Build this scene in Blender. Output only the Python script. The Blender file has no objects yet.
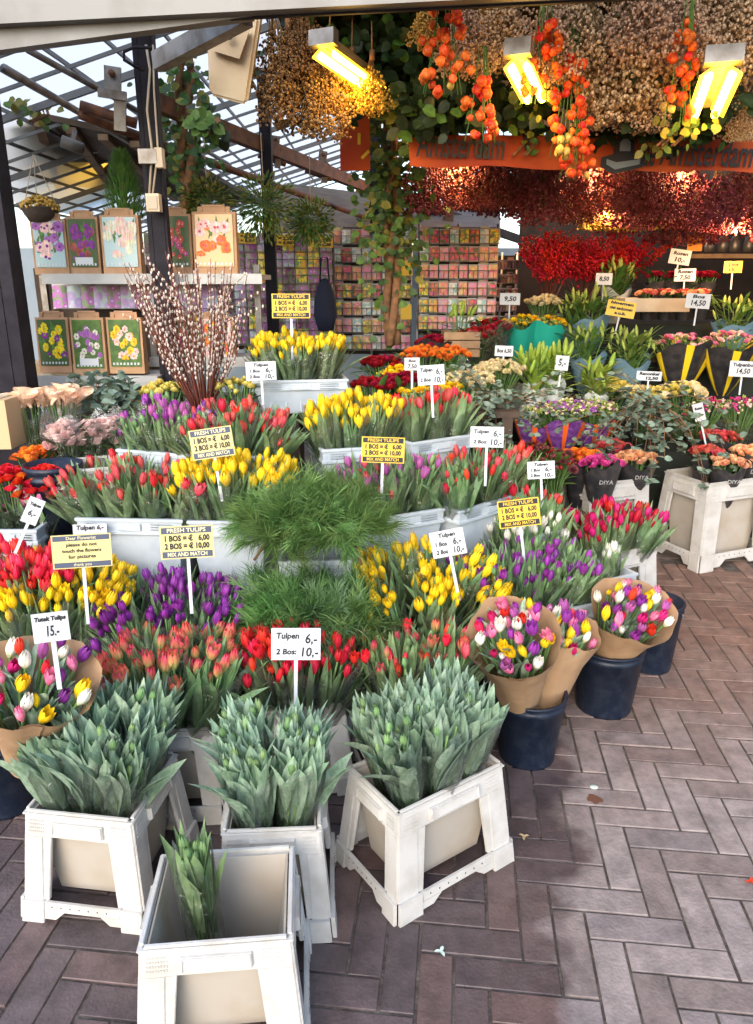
import bpy, bmesh, math, random
from mathutils import Vector, Matrix, Euler, noise
R = random.Random(7)
pi = math.pi
sc = bpy.context.scene
COL = sc.collection
F, H, PT = 740.0, 1.4, math.radians(17.3)

def at(px, py, Y):                      # a pixel of the photograph at world depth Y
    x = (px-376.5)/F; y = -(py-512)/F
    dY = math.cos(PT)+y*math.sin(PT); dZ = -math.sin(PT)+y*math.cos(PT)
    t = Y/dY
    return Vector((x*t, Y, H+dZ*t))
def gr(px, py, h=0.0):                  # the same on a level plane
    x = (px-376.5)/F; y = -(py-512)/F
    dY = math.cos(PT)+y*math.sin(PT); dZ = -math.sin(PT)+y*math.cos(PT)
    t = (h-H)/dZ
    return Vector((x*t, dY*t, h))

# ------------------------------------------------------------------ materials
def newmat(name):
    m = bpy.data.materials.new(name); m.use_nodes = True
    nt = m.node_tree; b = nt.nodes['Principled BSDF']
    return m, nt, b
def mat(name, col, rough=.6, var=.12, hue=.0, noise_s=0, noise_c=None, bump=0, bump_s=60, trans=0, metal=0, spec=.4, streak=0, zc=None, z0=0, z1=1, emit=0, coat=0, namt=1.0):
    """var: brightness change from object to object; noise_c: second colour blotched in; zc: colour towards local z1"""
    m, nt, b = newmat(name); N = nt.nodes; L = nt.links
    b.inputs['Roughness'].default_value = rough; b.inputs['Metallic'].default_value = metal
    b.inputs['Specular IOR Level'].default_value = spec
    if coat: b.inputs['Coat Weight'].default_value = coat
    c = N.new('ShaderNodeRGB'); c.outputs[0].default_value = (*col, 1); out = c.outputs[0]
    tc = N.new('ShaderNodeTexCoord')
    if zc:
        sx = N.new('ShaderNodeSeparateXYZ'); L.new(tc.outputs['Object'], sx.inputs[0])
        mr = N.new('ShaderNodeMapRange'); mr.inputs[1].default_value = z0; mr.inputs[2].default_value = z1
        L.new(sx.outputs[2], mr.inputs[0])
        mx = N.new('ShaderNodeMix'); mx.data_type = 'RGBA'; L.new(mr.outputs[0], mx.inputs[0])
        L.new(out, mx.inputs[6]); mx.inputs[7].default_value = (*zc, 1); out = mx.outputs[2]
    if noise_s:
        n = N.new('ShaderNodeTexNoise'); n.inputs['Scale'].default_value = noise_s; n.inputs['Detail'].default_value = 5
        L.new(tc.outputs['Object'], n.inputs[0])
        mr = N.new('ShaderNodeMapRange'); mr.inputs[1].default_value = .42; mr.inputs[2].default_value = .66; mr.inputs[4].default_value = namt
        L.new(n.outputs[0], mr.inputs[0])
        mx = N.new('ShaderNodeMix'); mx.data_type = 'RGBA'; L.new(mr.outputs[0], mx.inputs[0])
        L.new(out, mx.inputs[6]); mx.inputs[7].default_value = (*(noise_c or [v*.6 for v in col]), 1); out = mx.outputs[2]
    if streak:
        mp = N.new('ShaderNodeMapping'); mp.inputs['Scale'].default_value = (1, 1, .10); L.new(tc.outputs['Object'], mp.inputs[0])
        n = N.new('ShaderNodeTexNoise'); n.inputs['Scale'].default_value = streak; n.inputs['Detail'].default_value = 3; L.new(mp.outputs[0], n.inputs[0])
        mr = N.new('ShaderNodeMapRange'); mr.inputs[1].default_value = .3; mr.inputs[2].default_value = .7; mr.inputs[3].default_value = .68; mr.inputs[4].default_value = 1.22; L.new(n.outputs[0], mr.inputs[0])
        hs = N.new('ShaderNodeHueSaturation'); L.new(out, hs.inputs['Color']); L.new(mr.outputs[0], hs.inputs['Value']); out = hs.outputs[0]
        bp = N.new('ShaderNodeBump'); bp.inputs['Strength'].default_value = .35; bp.inputs['Distance'].default_value = .002; L.new(n.outputs[0], bp.inputs['Height']); L.new(bp.outputs[0], b.inputs['Normal'])
    if var or hue:
        oi = N.new('ShaderNodeObjectInfo'); hs = N.new('ShaderNodeHueSaturation')
        mr = N.new('ShaderNodeMapRange'); mr.inputs[3].default_value = 1-var; mr.inputs[4].default_value = 1+var
        L.new(oi.outputs['Random'], mr.inputs[0]); L.new(mr.outputs[0], hs.inputs['Value'])
        mr2 = N.new('ShaderNodeMapRange'); mr2.inputs[3].default_value = .5-hue; mr2.inputs[4].default_value = .5+hue
        ml = N.new('ShaderNodeMath'); ml.operation = 'MULTIPLY'; ml.inputs[1].default_value = 7.31; fr = N.new('ShaderNodeMath'); fr.operation = 'FRACT'
        L.new(oi.outputs['Random'], ml.inputs[0]); L.new(ml.outputs[0], fr.inputs[0]); L.new(fr.outputs[0], mr2.inputs[0]); L.new(mr2.outputs[0], hs.inputs['Hue'])
        L.new(out, hs.inputs['Color']); out = hs.outputs[0]
    L.new(out, b.inputs['Base Color'])
    if emit:
        L.new(out, b.inputs['Emission Color']); b.inputs['Emission Strength'].default_value = emit
    if bump:
        n = N.new('ShaderNodeTexNoise'); n.inputs['Scale'].default_value = bump_s; n.inputs['Detail'].default_value = 6
        L.new(tc.outputs['Object'], n.inputs[0])
        bp = N.new('ShaderNodeBump'); bp.inputs['Strength'].default_value = bump; bp.inputs['Distance'].default_value = .01
        L.new(n.outputs[0], bp.inputs['Height']); L.new(bp.outputs[0], b.inputs['Normal'])
    if trans:
        t = N.new('ShaderNodeBsdfTranslucent'); L.new(out, t.inputs[0])
        ms = N.new('ShaderNodeMixShader'); ms.inputs[0].default_value = trans
        L.new(b.outputs[0], ms.inputs[1]); L.new(t.outputs[0], ms.inputs[2])
        L.new(ms.outputs[0], N['Material Output'].inputs[0])
    return m
M = {}
def film(name, tint, opac, rough=.12, gl=.25, dc=.95):
    m, nt, b = newmat(name); N = nt.nodes; L = nt.links
    tr = N.new('ShaderNodeBsdfTransparent'); tr.inputs[0].default_value = (*tint, 1)
    b.inputs['Base Color'].default_value = (.8, .85, .85, 1); b.inputs['Roughness'].default_value = rough
    tc = N.new('ShaderNodeTexCoord'); n = N.new('ShaderNodeTexNoise'); n.inputs['Scale'].default_value = 22; n.inputs['Detail'].default_value = 3
    n.inputs['Distortion'].default_value = 2.0
    L.new(tc.outputs['Object'], n.inputs[0])
    bp = N.new('ShaderNodeBump'); bp.inputs['Strength'].default_value = .7; bp.inputs['Distance'].default_value = .02
    L.new(n.outputs[0], bp.inputs['Height']); L.new(bp.outputs[0], b.inputs['Normal'])
    g = N.new('ShaderNodeBsdfGlossy'); g.inputs['Roughness'].default_value = rough; L.new(bp.outputs[0], g.inputs['Normal'])
    df = N.new('ShaderNodeBsdfTranslucent'); df.inputs[0].default_value = (dc, dc*1.02, dc*1.03, 1)
    fr = N.new('ShaderNodeFresnel'); fr.inputs[0].default_value = 1.5; L.new(bp.outputs[0], fr.inputs['Normal'])
    ma = N.new('ShaderNodeMath'); ma.operation = 'MULTIPLY_ADD'; ma.inputs[1].default_value = gl*1.6; ma.inputs[2].default_value = gl*.12
    L.new(fr.outputs[0], ma.inputs[0])
    a = N.new('ShaderNodeMixShader'); a.inputs[0].default_value = opac; L.new(tr.outputs[0], a.inputs[1]); L.new(df.outputs[0], a.inputs[2])
    c = N.new('ShaderNodeMixShader'); L.new(ma.outputs[0], c.inputs[0]); L.new(a.outputs[0], c.inputs[1]); L.new(g.outputs[0], c.inputs[2])
    L.new(c.outputs[0], N['Material Output'].inputs[0]); N.remove(b)
    return m
M['film'] = film('cellophane', (1, 1, 1), .17, .17, .42)
M['glasspane'] = film('roof glass', (.50, .56, .60), .85, .4, .06, .60)

M['leaf'] = mat('tulip leaf', (.15, .255, .105), .5, .22, .02, 22, (.25, .37, .20), trans=.22, spec=.45, streak=150)
M['leafg'] = mat('glaucous tulip leaf', (.23, .36, .235), .52, .2, .02, 22, (.38, .51, .38), trans=.22, spec=.4, streak=150)
M['leafp'] = mat('pale wrapped leaf', (.16, .27, .12), .45, .14, .012, 30, (.26, .38, .19), trans=.22, spec=.4)
M['stem'] = mat('green stem', (.13, .24, .07), .5, .1)
M['bud'] = mat('green tulip bud', (.20, .32, .12), .5, .25, .02, 60, (.12, .25, .11), trans=.15)
M['dleaf'] = mat('dark leaf', (.035, .08, .03), .5, .2, .02, 40, (.06, .13, .035), trans=.2)
M['mleaf'] = mat('mid leaf', (.07, .16, .035), .5, .2, .02, 40, (.13, .26, .05), trans=.25)
M['euc'] = mat('eucalyptus leaf', (.13, .20, .15), .55, .15, .01, 30, (.22, .30, .24), trans=.15)
M['lime'] = mat('lime leaf', (.28, .42, .05), .5, .15, .01, 30, (.42, .55, .12), trans=.25)
PET = dict(
    red=((.68, .02, .025), (.82, .05, .05)), deepred=((.45, .008, .03), (.62, .012, .05)), yellow=((.80, .50, .008), (.90, .68, .02)),
    purple=((.17, .025, .22), (.30, .05, .36)), white=((.70, .74, .55), (.85, .84, .76)), pink=((.75, .16, .33), (.85, .36, .50)),
    lilac=((.42, .10, .34), (.55, .17, .42)), coral=((.62, .07, .07), (.74, .14, .13)), magenta=((.55, .015, .14), (.72, .03, .22)),
    blush=((.85, .55, .52), (.92, .74, .68)), orange=((.78, .17, .02), (.90, .32, .04)), cream=((.76, .66, .36), (.86, .78, .55)),
    paleyel=((.78, .66, .14), (.86, .77, .28)), dkred=((.26, .004, .018), (.40, .012, .03)), peach=((.85, .42, .22), (.90, .60, .35)),
    calla=((.80, .52, .34), (.86, .64, .48)), fire=((.68, .03, .01), (.85, .16, .02)), hotpink=((.62, .05, .26), (.75, .12, .38)),
    ilex=((.62, .010, .015), (.78, .025, .03)), tan=((.50, .33, .21), (.72, .54, .38)), brown=((.22, .12, .05), (.38, .24, .11)),
    golden=((.55, .36, .06), (.70, .50, .12)), rust=((.30, .055, .045), (.48, .13, .10)), wine=((.22, .035, .05), (.38, .08, .09)), lantern=((.78, .10, .015), (.88, .22, .03)),
    sedum=((.22, .05, .06), (.30, .10, .08)), greenbud=((.32, .42, .08), (.50, .56, .16)), mauve=((.35, .12, .45), (.5, .2, .55)))
for k, (a, b) in PET.items():
    M[k] = mat(k+' petal', a, .5, .14, .012, 45, b, trans=.22, spec=.35, streak=220)
M['flame'] = mat('flame tulip petal', (.40, .42, .13), .5, .2, .02, 0, None, trans=.2, zc=(.70, .055, .085), z0=.010, z1=.044, streak=260)
M['yellowt'] = mat('yellow tulip petal', (.62, .55, .03), .5, .12, .01, 0, None, trans=.2, zc=(.88, .60, .012), z0=0, z1=.02, streak=260)
M['redt'] = mat('red tulip petal', (.55, .10, .04), .45, .22, .012, 0, None, trans=.2, zc=(.74, .022, .032), z0=0, z1=.016, streak=260)
M['purplet'] = mat('purple tulip petal', (.25, .20, .12), .45, .35, .02, 0, None, trans=.2, zc=(.26, .035, .30), z0=0, z1=.016, streak=260)
M['whitet'] = mat('white tulip petal', (.55, .62, .28), .45, .08, .01, 0, None, trans=.25, zc=(.85, .83, .74), z0=0, z1=.022, streak=260)

M['plastic'] = mat('cream white plastic', (.52, .51, .485), .42, .05, 0, 16, (.40, .38, .34), bump=.12, bump_s=160, spec=.5, trans=.0, namt=.75)
M['inner'] = mat('inner bucket plastic', (.46, .42, .36), .45, .04, 0, 9, (.40, .33, .25), spec=.4, namt=.7, trans=.12)
M['bluewhite'] = mat('bluish white plastic', (.49, .55, .59), .4, .05, 0, 14, (.38, .44, .49), bump=.05, bump_s=150, spec=.5, namt=.7)
M['navy'] = mat('dark blue bucket plastic', (.006, .012, .028), .42, .1, 0, 30, (.018, .027, .045), bump=.15, bump_s=90, namt=.8)
M['water'] = mat('dark inside', (.02, .02, .02), .3, 0)
M['kraft'] = mat('kraft paper', (.42, .27, .155), .75, .06, .004, 9, (.36, .22, .125), bump=.5, bump_s=18, trans=.12)
M['black'] = mat('black post paint', (.010, .009, .014), .6, 0, 0, 12, (.02, .018, .025), bump=.1, spec=.15)
M['steel'] = mat('dull galvanised steel', (.30, .29, .28), .45, .1, 0, 14, (.17, .15, .13), metal=.6)
M['rusty'] = mat('rusty brown steel', (.17, .07, .035), .65, .1, 0, 18, (.08, .04, .03), bump=.3)
M['facia'] = mat('pale painted metal', (.20, .20, .195), .5, 0, 0, 4, (.14, .135, .125), bump=.06, bump_s=40, metal=.2)
M['wood'] = mat('plain wood', (.34, .22, .12), .7, .1, 0, 10, (.22, .13, .07), bump=.2)
M['dkwood'] = mat('dark wood', (.06, .04, .028), .8, .1, 0, 8, (.035, .024, .018), bump=.3)
M['brownpanel'] = mat('brown soffit panel', (.13, .085, .05), .7, .1, 0, 6, (.08, .05, .03))
M['bark'] = mat('vine bark', (.26, .13, .06), .9, .1, 0, 25, (.13, .07, .035), bump=.8, bump_s=40)
M['twig'] = mat('willow twig', (.13, .035, .02), .6, .25, .01)
M['catkin'] = mat('silver catkin', (.52, .44, .38), .9, .15, 0)
M['needle'] = mat('pine needles', (.08, .18, .045), .5, .2, .02, 14, (.18, .31, .095), trans=.15)
M['needle2'] = mat('blue green pine needles', (.08, .17, .075), .5, .2, .02, 14, (.16, .27, .14), trans=.15)
M['card'] = mat('white card', (.50, .53, .56), .5, .02)
M['yellowcard'] = mat('yellow sign card', (.66, .44, .03), .45, .03)
M['paleyellowcard'] = mat('faded yellow card', (.58, .49, .20), .45, .03)
M['orangecard'] = mat('orange card', (.82, .30, .02), .5, .03)
M['ink'] = mat('black ink', (.014, .014, .02), .6, 0)
M['slate'] = mat('dark sign band', (.06, .075, .12), .6, 0)
M['pale ink'] = mat('pale lettering', (.75, .68, .4), .6, 0)
M['banner'] = mat('orange red banner cloth', (.62, .10, .015), .75, 0, 0, 3, (.42, .045, .012), bump=.2, bump_s=9, trans=.1)
M['beige'] = mat('beige plastic', (.62, .54, .40), .5, 0, 0, 3, (.42, .32, .2))
M['bag'] = mat('brown paper bag', (.42, .25, .14), .8, .1, .005, 12, (.34, .2, .11), bump=.4, bump_s=25)
M['grey'] = mat('grey shelf metal', (.42, .43, .42), .45, 0, 0, 9, (.32, .32, .31))
M['darkwrap'] = mat('dark printed sleeve', (.022, .022, .026), .35, 0, 0, 25, (.05, .045, .045), spec=.5)
M['bluepaper'] = mat('blue wrapping paper', (.17, .29, .36), .7, .1, 0, 9, (.12, .22, .29), bump=.5, bump_s=20)
M['greypaper'] = mat('pale grey wrapping paper', (.50, .53, .50), .7, .05, 0, 9, (.40, .44, .42), bump=.5, bump_s=20)
M['teal'] = mat('teal sleeve', (.02, .33, .25), .35, .1)
M['purplewrap'] = mat('purple sleeve', (.13, .03, .22), .35, .05, 0, 40, (.28, .12, .38), spec=.5)
M['orangewrap'] = mat('orange ribbon', (.85, .14, .015), .4, .05)
M['yellowwrap'] = mat('yellow stripe', (.75, .53, .02), .4, .05)
M['soil'] = mat('dark filler', (.02, .024, .018), .9, 0)
M['tile'] = mat('grey blue render', (.20, .24, .27), .8, 0, 0, 2, (.15, .19, .22))
M['cartoon'] = mat('carton', (.52, .36, .2), .8, .05)
M['cable'] = mat('pale cable', (.45, .38, .28), .6, 0)
M['navycloth'] = mat('navy cloth', (.015, .02, .045), .8, 0)
M['redcard'] = mat('red label card', (.55, .02, .03), .5, 0)
def emis(name, c, s):
    m, nt, b = newmat(name)
    b.inputs['Base Color'].default_value = (*c, 1); b.inputs['Emission Color'].default_value = (*c, 1); b.inputs['Emission Strength'].default_value = s
    return m
M['tube'] = emis('lit yellow tube', (1, .62, .06), 7.0)
M['diffuser'] = emis('yellow lamp diffuser', (1, .50, .02), 1.6)
M['bulb'] = emis('warm bulb', (1, .45, .12), 14)  # glow of the unseen bulbs added among the dried flowers
M['panel_lit'] = emis('lit yellow ceiling panel', (.9, .5, .06), .55)

# ------------------------------------------------------------------ mesh builder
class MB:
    def __init__(s): s.v = []; s.f = []; s.m = []; s.sm = []
    def add(s, vs, fs, mi=0, smooth=True):
        o = len(s.v); s.v += [tuple(v) for v in vs]; s.f += [tuple(i+o for i in f) for f in fs]; s.m += [mi]*len(fs); s.sm += [smooth]*len(fs)
    def box(s, c, d, mi=0, rot=None, taper=1.0):
        vs = []
        for z in (-1, 1):
            k = 1 if z < 0 else taper
            for x, y in ((-1, -1), (1, -1), (1, 1), (-1, 1)):
                v = Vector((x*d[0]/2*k, y*d[1]/2*k, z*d[2]/2))
                if rot is not None: v = rot @ v
                vs.append(v+Vector(c))
        s.add(vs, [(0, 3, 2, 1), (4, 5, 6, 7), (0, 1, 5, 4), (1, 2, 6, 5), (2, 3, 7, 6), (3, 0, 4, 7)], mi, False)
    def tube(s, pts, r, n=5, mi=0, cap=True):
        pts = [Vector(p) for p in pts]; rs = r if isinstance(r, (list, tuple)) else [r]*len(pts)
        vs = []; fs = []
        for i, p in enumerate(pts):
            t = (pts[min(i+1, len(pts)-1)]-pts[max(i-1, 0)]); t = t.normalized() if t.length > 1e-9 else Vector((0, 0, 1))
            u = t.orthogonal().normalized() if i == 0 else (u-t*u.dot(t)).normalized()
            w = t.cross(u)
            for k in range(n):
                a = 2*pi*k/n; vs.append(p+(u*math.cos(a)+w*math.sin(a))*rs[i])
        for i in range(len(pts)-1):
            for k in range(n):
                fs.append((i*n+k, i*n+(k+1) % n, (i+1)*n+(k+1) % n, (i+1)*n+k))
        if cap: fs += [tuple(range(n))[::-1], tuple(range((len(pts)-1)*n, len(pts)*n))]
        s.add(vs, fs, mi)
    def lathe(s, prof, n=16, mi=0, c=(0, 0, 0), sx=1, sy=1):
        vs = []; fs = []
        for r, z in prof:
            for k in range(n):
                a = 2*pi*k/n; vs.append((c[0]+r*math.cos(a)*sx, c[1]+r*math.sin(a)*sy, c[2]+z))
        for i in range(len(prof)-1):
            for k in range(n):
                fs.append((i*n+k, i*n+(k+1) % n, (i+1)*n+(k+1) % n, (i+1)*n+k))
        s.add(vs, fs, mi)
    def grid(s, fn, nu, nv, mi=0, closed=False):
        vs = [fn(i/nu, j/nv) for j in range(nv+1) for i in range(nu+1)]
        fs = [(j*(nu+1)+i, j*(nu+1)+i+1, (j+1)*(nu+1)+i+1, (j+1)*(nu+1)+i) for j in range(nv) for i in range(nu)]
        s.add(vs, fs, mi)
    def leaf(s, p, d, up, ln, w, bend=.4, fold=.25, mi=0, seg=4, twist=0.0, tip=1.0):
        """a lance-shaped leaf from p, heading d, curving towards -up by bend"""
        d = Vector(d).normalized(); up = Vector(up); up = (up-d*up.dot(d))
        up = up.normalized() if up.length > 1e-6 else d.orthogonal().normalized()
        sd = d.cross(up); vs = []; pos = Vector(p); dd = d.copy()
        for i in range(seg+1):
            t = i/seg
            ww = w*.5*(math.sin(pi*min(1, (t*.86+.14)))**.75 if t < 1 else .02)
            if tip != 1.0 and t > .5: ww *= 1
            nrm = sd.cross(dd).normalized(); s2 = (sd*math.cos(twist*t)+nrm*math.sin(twist*t))
            vs += [pos-s2*ww+nrm*fold*ww, pos, pos+s2*ww+nrm*fold*ww]
            dd = (dd-up*bend/seg).normalized(); pos = pos+dd*ln/seg
        fs = []
        for i in range(seg):
            a = i*3
            fs += [(a, a+1, a+4, a+3), (a+1, a+2, a+5, a+4)]
        s.add(vs, fs, mi)
    def ball(s, c, r, mi=0, sz=1.0, n=6, m=4, jit=0, rot=None):
        vs = [Vector((0, 0, -r*sz))]; fs = []
        for j in range(1, m):
            a = -pi/2+pi*j/m
            for k in range(n):
                b = 2*pi*k/n+j*.4; q = 1+R.uniform(-jit, jit)
                vs.append(Vector((r*math.cos(a)*math.cos(b)*q, r*math.cos(a)*math.sin(b)*q, r*math.sin(a)*sz)))
        vs.append(Vector((0, 0, r*sz)))
        for k in range(n): fs.append((0, 1+(k+1) % n, 1+k)); fs.append((len(vs)-1, len(vs)-1-n+k, len(vs)-1-n+(k+1) % n))
        for j in range(m-2):
            for k in range(n): fs.append((1+j*n+k, 1+j*n+(k+1) % n, 1+(j+1)*n+(k+1) % n, 1+(j+1)*n+k))
        if rot is not None: vs = [rot @ v for v in vs]
        s.add([v+Vector(c) for v in vs], fs, mi)
    def disc(s, c, r, mi=0, n=8, nrm=(0, -1, 0), jit=0.0):
        nrm = Vector(nrm).normalized(); u = nrm.orthogonal().normalized(); w = nrm.cross(u); c = Vector(c)
        vs = [c+(u*math.cos(2*pi*k/n)+w*math.sin(2*pi*k/n))*r*(1+R.uniform(-jit, jit)) for k in range(n)]
        s.add(vs, [tuple(range(n))], mi, False)
    def mesh(s, name, mats):
        me = bpy.data.meshes.new(name); me.from_pydata(s.v, [], s.f); 
        for m in mats: me.materials.append(M[m])
        me.polygons.foreach_set('material_index', s.m); me.polygons.foreach_set('use_smooth', s.sm); me.update()
        return me
def ob(name, data, parent=None, loc=(0, 0, 0), rot=(0, 0, 0), scale=1):
    o = bpy.data.objects.new(name, data); COL.objects.link(o)
    o.location = loc; o.rotation_euler = rot
    o.scale = (scale,)*3 if isinstance(scale, (int, float)) else scale
    if parent: o.parent = parent
    return o
def tag(o, label, cat, group=None, kind=None):
    if kind: o['kind'] = kind
    if label: o['label'] = label; 
    if cat: o['category'] = cat
    if group: o['group'] = group
    return o
def thing(name, label, cat, loc=(0, 0, 0), rot=(0, 0, 0), group=None, scale=1):
    o = ob(name, None, None, loc, rot, scale); o.empty_display_size = .1
    return tag(o, label, cat, group)
def kids(o): return [c for c in ALLKIDS.get(o.name, [])]
def text_mesh(txt, size, m, bold=0.0, align='CENTER', shear=0, space=1.0):
    cu = bpy.data.curves.new('lettering', 'FONT'); cu.body = txt; cu.size = size; cu.align_x = align; cu.align_y = 'CENTER'
    cu.extrude = .0006; cu.offset = bold; cu.shear = shear; cu.resolution_u = 2; cu.space_character = space
    o = bpy.data.objects.new('lettering', cu); COL.objects.link(o)
    bpy.context.view_layer.update()
    me = bpy.data.meshes.new_from_object(o.evaluated_get(bpy.context.evaluated_depsgraph_get()))
    bpy.data.objects.remove(o); me.materials.clear(); me.materials.append(M[m])
    return me

# ------------------------------------------------------------------ tulips
def bloom_mesh(name, m, r=.0165, h=.05, openness=0.0, k=0):
    b = MB()
    for ring, (rr, n, off, hh) in enumerate(((r, 3, 0, h), (r*.86, 3, pi/3, h*1.02))):
        for i in range(n):
            a0 = off+2*pi*i/n+k
            hw = .68
            jt = R.uniform(-.08, .08)
            def fn(u, v, a0=a0, rr=rr, hh=hh, jt=jt):
                prof = math.sin(min(1, v*1.25+.12)*pi*.5)**.8*(1-.62*max(0, v-.45)**1.3/(.55**1.3)*(1-openness))
                wid = hw*1.5*(1-.80*max(0, v-.5)**2*4*.98)*(u-.5)*2
                a = a0+wid*.72
                q = rr*prof*(1+.10*math.cos(wid*2.2))*(1+jt)
                return (q*math.cos(a), q*math.sin(a), hh*v*(1-.05*abs(u-.5)))
            b.grid(fn, 4, 5)
    return b.mesh(name, [m])
BL = {}
for col, m in dict(red='redt', deepred='deepred', yellow='yellowt', purple='purplet', white='whitet', pink='pink', flame='flame', coral='coral',
                   lilac='lilac', magenta='magenta', bud='bud').items():
    BL[col] = [bloom_mesh(col+'_tulip_head', m, .0145, .050, .05, 0), bloom_mesh(col+'_tulip_head', m, .0128, .052, .0, .5),
               bloom_mesh(col+'_tulip_head', m, .0155, .046, .30, 1.1), bloom_mesh(col+'_tulip_head', m, .0108, .042, .0, 2.0), bloom_mesh(col+'_tulip_head', m, .0165, .045, .75, 2.6)]
    if col == 'bud': BL[col] = [bloom_mesh('bud', m, .0105, .040, .0, i) for i in range(3)]

def bunch_proto(seed, leafm, n=11, ht=.40, rt=.060, lw=.034, nleaf=2, over=0.0, tall=.045, spread=.26, low=.30, hi=.66):
    """returns (foliage mesh, wrapper mesh, list of stem tops (pos, dir))"""
    rr = random.Random(seed); b = MB(); tops = []
    for i in range(n):
        q = math.sqrt((i+.5)/n); a = i*2.39996+rr.uniform(-.3, .3)
        x0, y0 = .018*q*math.cos(a), .018*q*math.sin(a)
        rt2 = rt*q*rr.uniform(.85, 1.12); x1, y1 = rt2*math.cos(a), rt2*math.sin(a)
        z1 = ht-rr.uniform(0, tall)-.018*q
        p0 = Vector((x0, y0, 0)); p2 = Vector((x1, y1, z1)); p1 = (p0+p2)/2+Vector((x1, y1, 0))*-.10
        b.tube([p0, p1, p2], [.0042, .0038, .0032], 4, 1)
        d = (p2-p1).normalized(); tops.append((p2, d, q))
        for j in range(nleaf):
            t = rr.uniform(low, hi); pp = p0.lerp(p2, t)
            la = a+rr.uniform(-1.5, 1.5)+(j*2.4 if q < .6 else j*.9)
            dd = Vector((math.cos(la)*spread, math.sin(la)*spread, 1))+Vector((x1, y1, 0))*1.6
            ln = (ht-pp.z)*rr.uniform(.82, 1.12)+over*rr.uniform(0.2, 1)
            b.leaf(pp, dd, (-math.cos(la), -math.sin(la), .4), ln, lw*rr.uniform(.75, 1.25), bend=rr.uniform(-.30, .40) if rr.random() < .94 or leafm == 'leafp' else rr.uniform(.6, 1.0), fold=rr.uniform(.2, .6), seg=6, twist=rr.uniform(-.9, .9))
    fol = b.mesh('tulip_foliage', [leafm, 'stem'])
    w = MB(); ph = [rr.uniform(0, 6.28) for _ in range(4)]
    def wf(u, v):
        a = 2*pi*u
        zt = ht*(.80+.07*math.sin(3*a+ph[0])+.05*math.sin(5*a+ph[1])+.10*abs(math.sin(2*a+ph[2])))
        z = .10+(zt-.10)*v
        r_ = (.036+(rt+.010-.036)*v**.75)*(1+.05*math.sin(7*a+ph[3]+3*v)+.04*math.sin(12*a+5*v))
        return (r_*math.cos(a), r_*math.sin(a), z)
    w.grid(wf, 28, 6)
    return fol, w.mesh('tulip_sleeve', ['film']), tops
PROTO = dict(std=[bunch_proto(i, 'leaf', n=12, ht=.39, rt=.062, over=.010, tall=.085, nleaf=3, lw=.028, spread=.18) for i in (1, 2, 3, 4)],
             leafy=[bunch_proto(10+i, 'leafg', n=10, ht=.345, rt=.046, lw=.040, nleaf=5, over=.020, tall=.08, spread=.13, low=.35, hi=.80) for i in (1, 2, 3, 4)],
             pale=[bunch_proto(20+i, 'leafp', n=9, ht=.35, rt=.030, lw=.030, nleaf=3, over=.005, spread=.12) for i in (1, 2)],
             dense=[bunch_proto(30+i, 'leaf', n=15, ht=.39, rt=.068, nleaf=2, lw=.026, over=-.012, tall=.065, spread=.18) for i in (1, 2, 3)])
def tulip_bunch(kind, cols, loc, rot, label, group, scale=1.0, name='tulip_bunch', wrap=True, bs=1.0, cat='tulip bunch', drop=0.0):
    fol, slv, tops = R.choice(PROTO[kind])
    t = thing(name, label, cat, loc, rot, group, scale)
    ob('foliage', fol, t)
    if wrap: ob('sleeve', slv, t)
    for p, d, q in tops:
        if R.random() < drop: continue
        c = R.choice(cols); me = R.choice(BL[c])
        e = d.to_track_quat('Z', 'Y').to_euler()
        ob('bud' if c == 'bud' else 'bloom', me, t, p-d*.004, (e.x+R.uniform(-.12, .12), e.y+R.uniform(-.12, .12), R.uniform(0, 6)), bs*R.uniform(.74, 1.06))
    return t

# ------------------------------------------------------------------ crates
def panel(b, A0, A1, B1, B0, nrm, t, cells, mi=0):
    """cells: (u0,u1,v0,v1[,proud]) boxes laid on the sloping quad A0 A1 (bottom) B0 B1 (top)"""
    n = Vector(nrm).normalized()
    def q(u, v, w): return A0.lerp(A1, u).lerp(B0.lerp(B1, u), v)+n*w
    for c in cells:
        u0, u1, v0, v1 = c[:4]; pr = c[4] if len(c) > 4 else 0; mm = c[5] if len(c) > 5 else mi
        uu = c[6] if len(c) > 6 else (u0, u1)   # different u range at the top
        vs = [q(u0, v0, pr), q(u1, v0, pr), q(uu[1], v1, pr), q(uu[0], v1, pr), q(u0, v0, pr-t), q(u1, v0, pr-t), q(uu[1], v1, pr-t), q(uu[0], v1, pr-t)]
        b.add(vs, [(0, 1, 2, 3), (7, 6, 5, 4), (0, 4, 5, 1), (1, 5, 6, 2), (2, 6, 7, 3), (3, 7, 4, 0)], mm, False)
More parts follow.
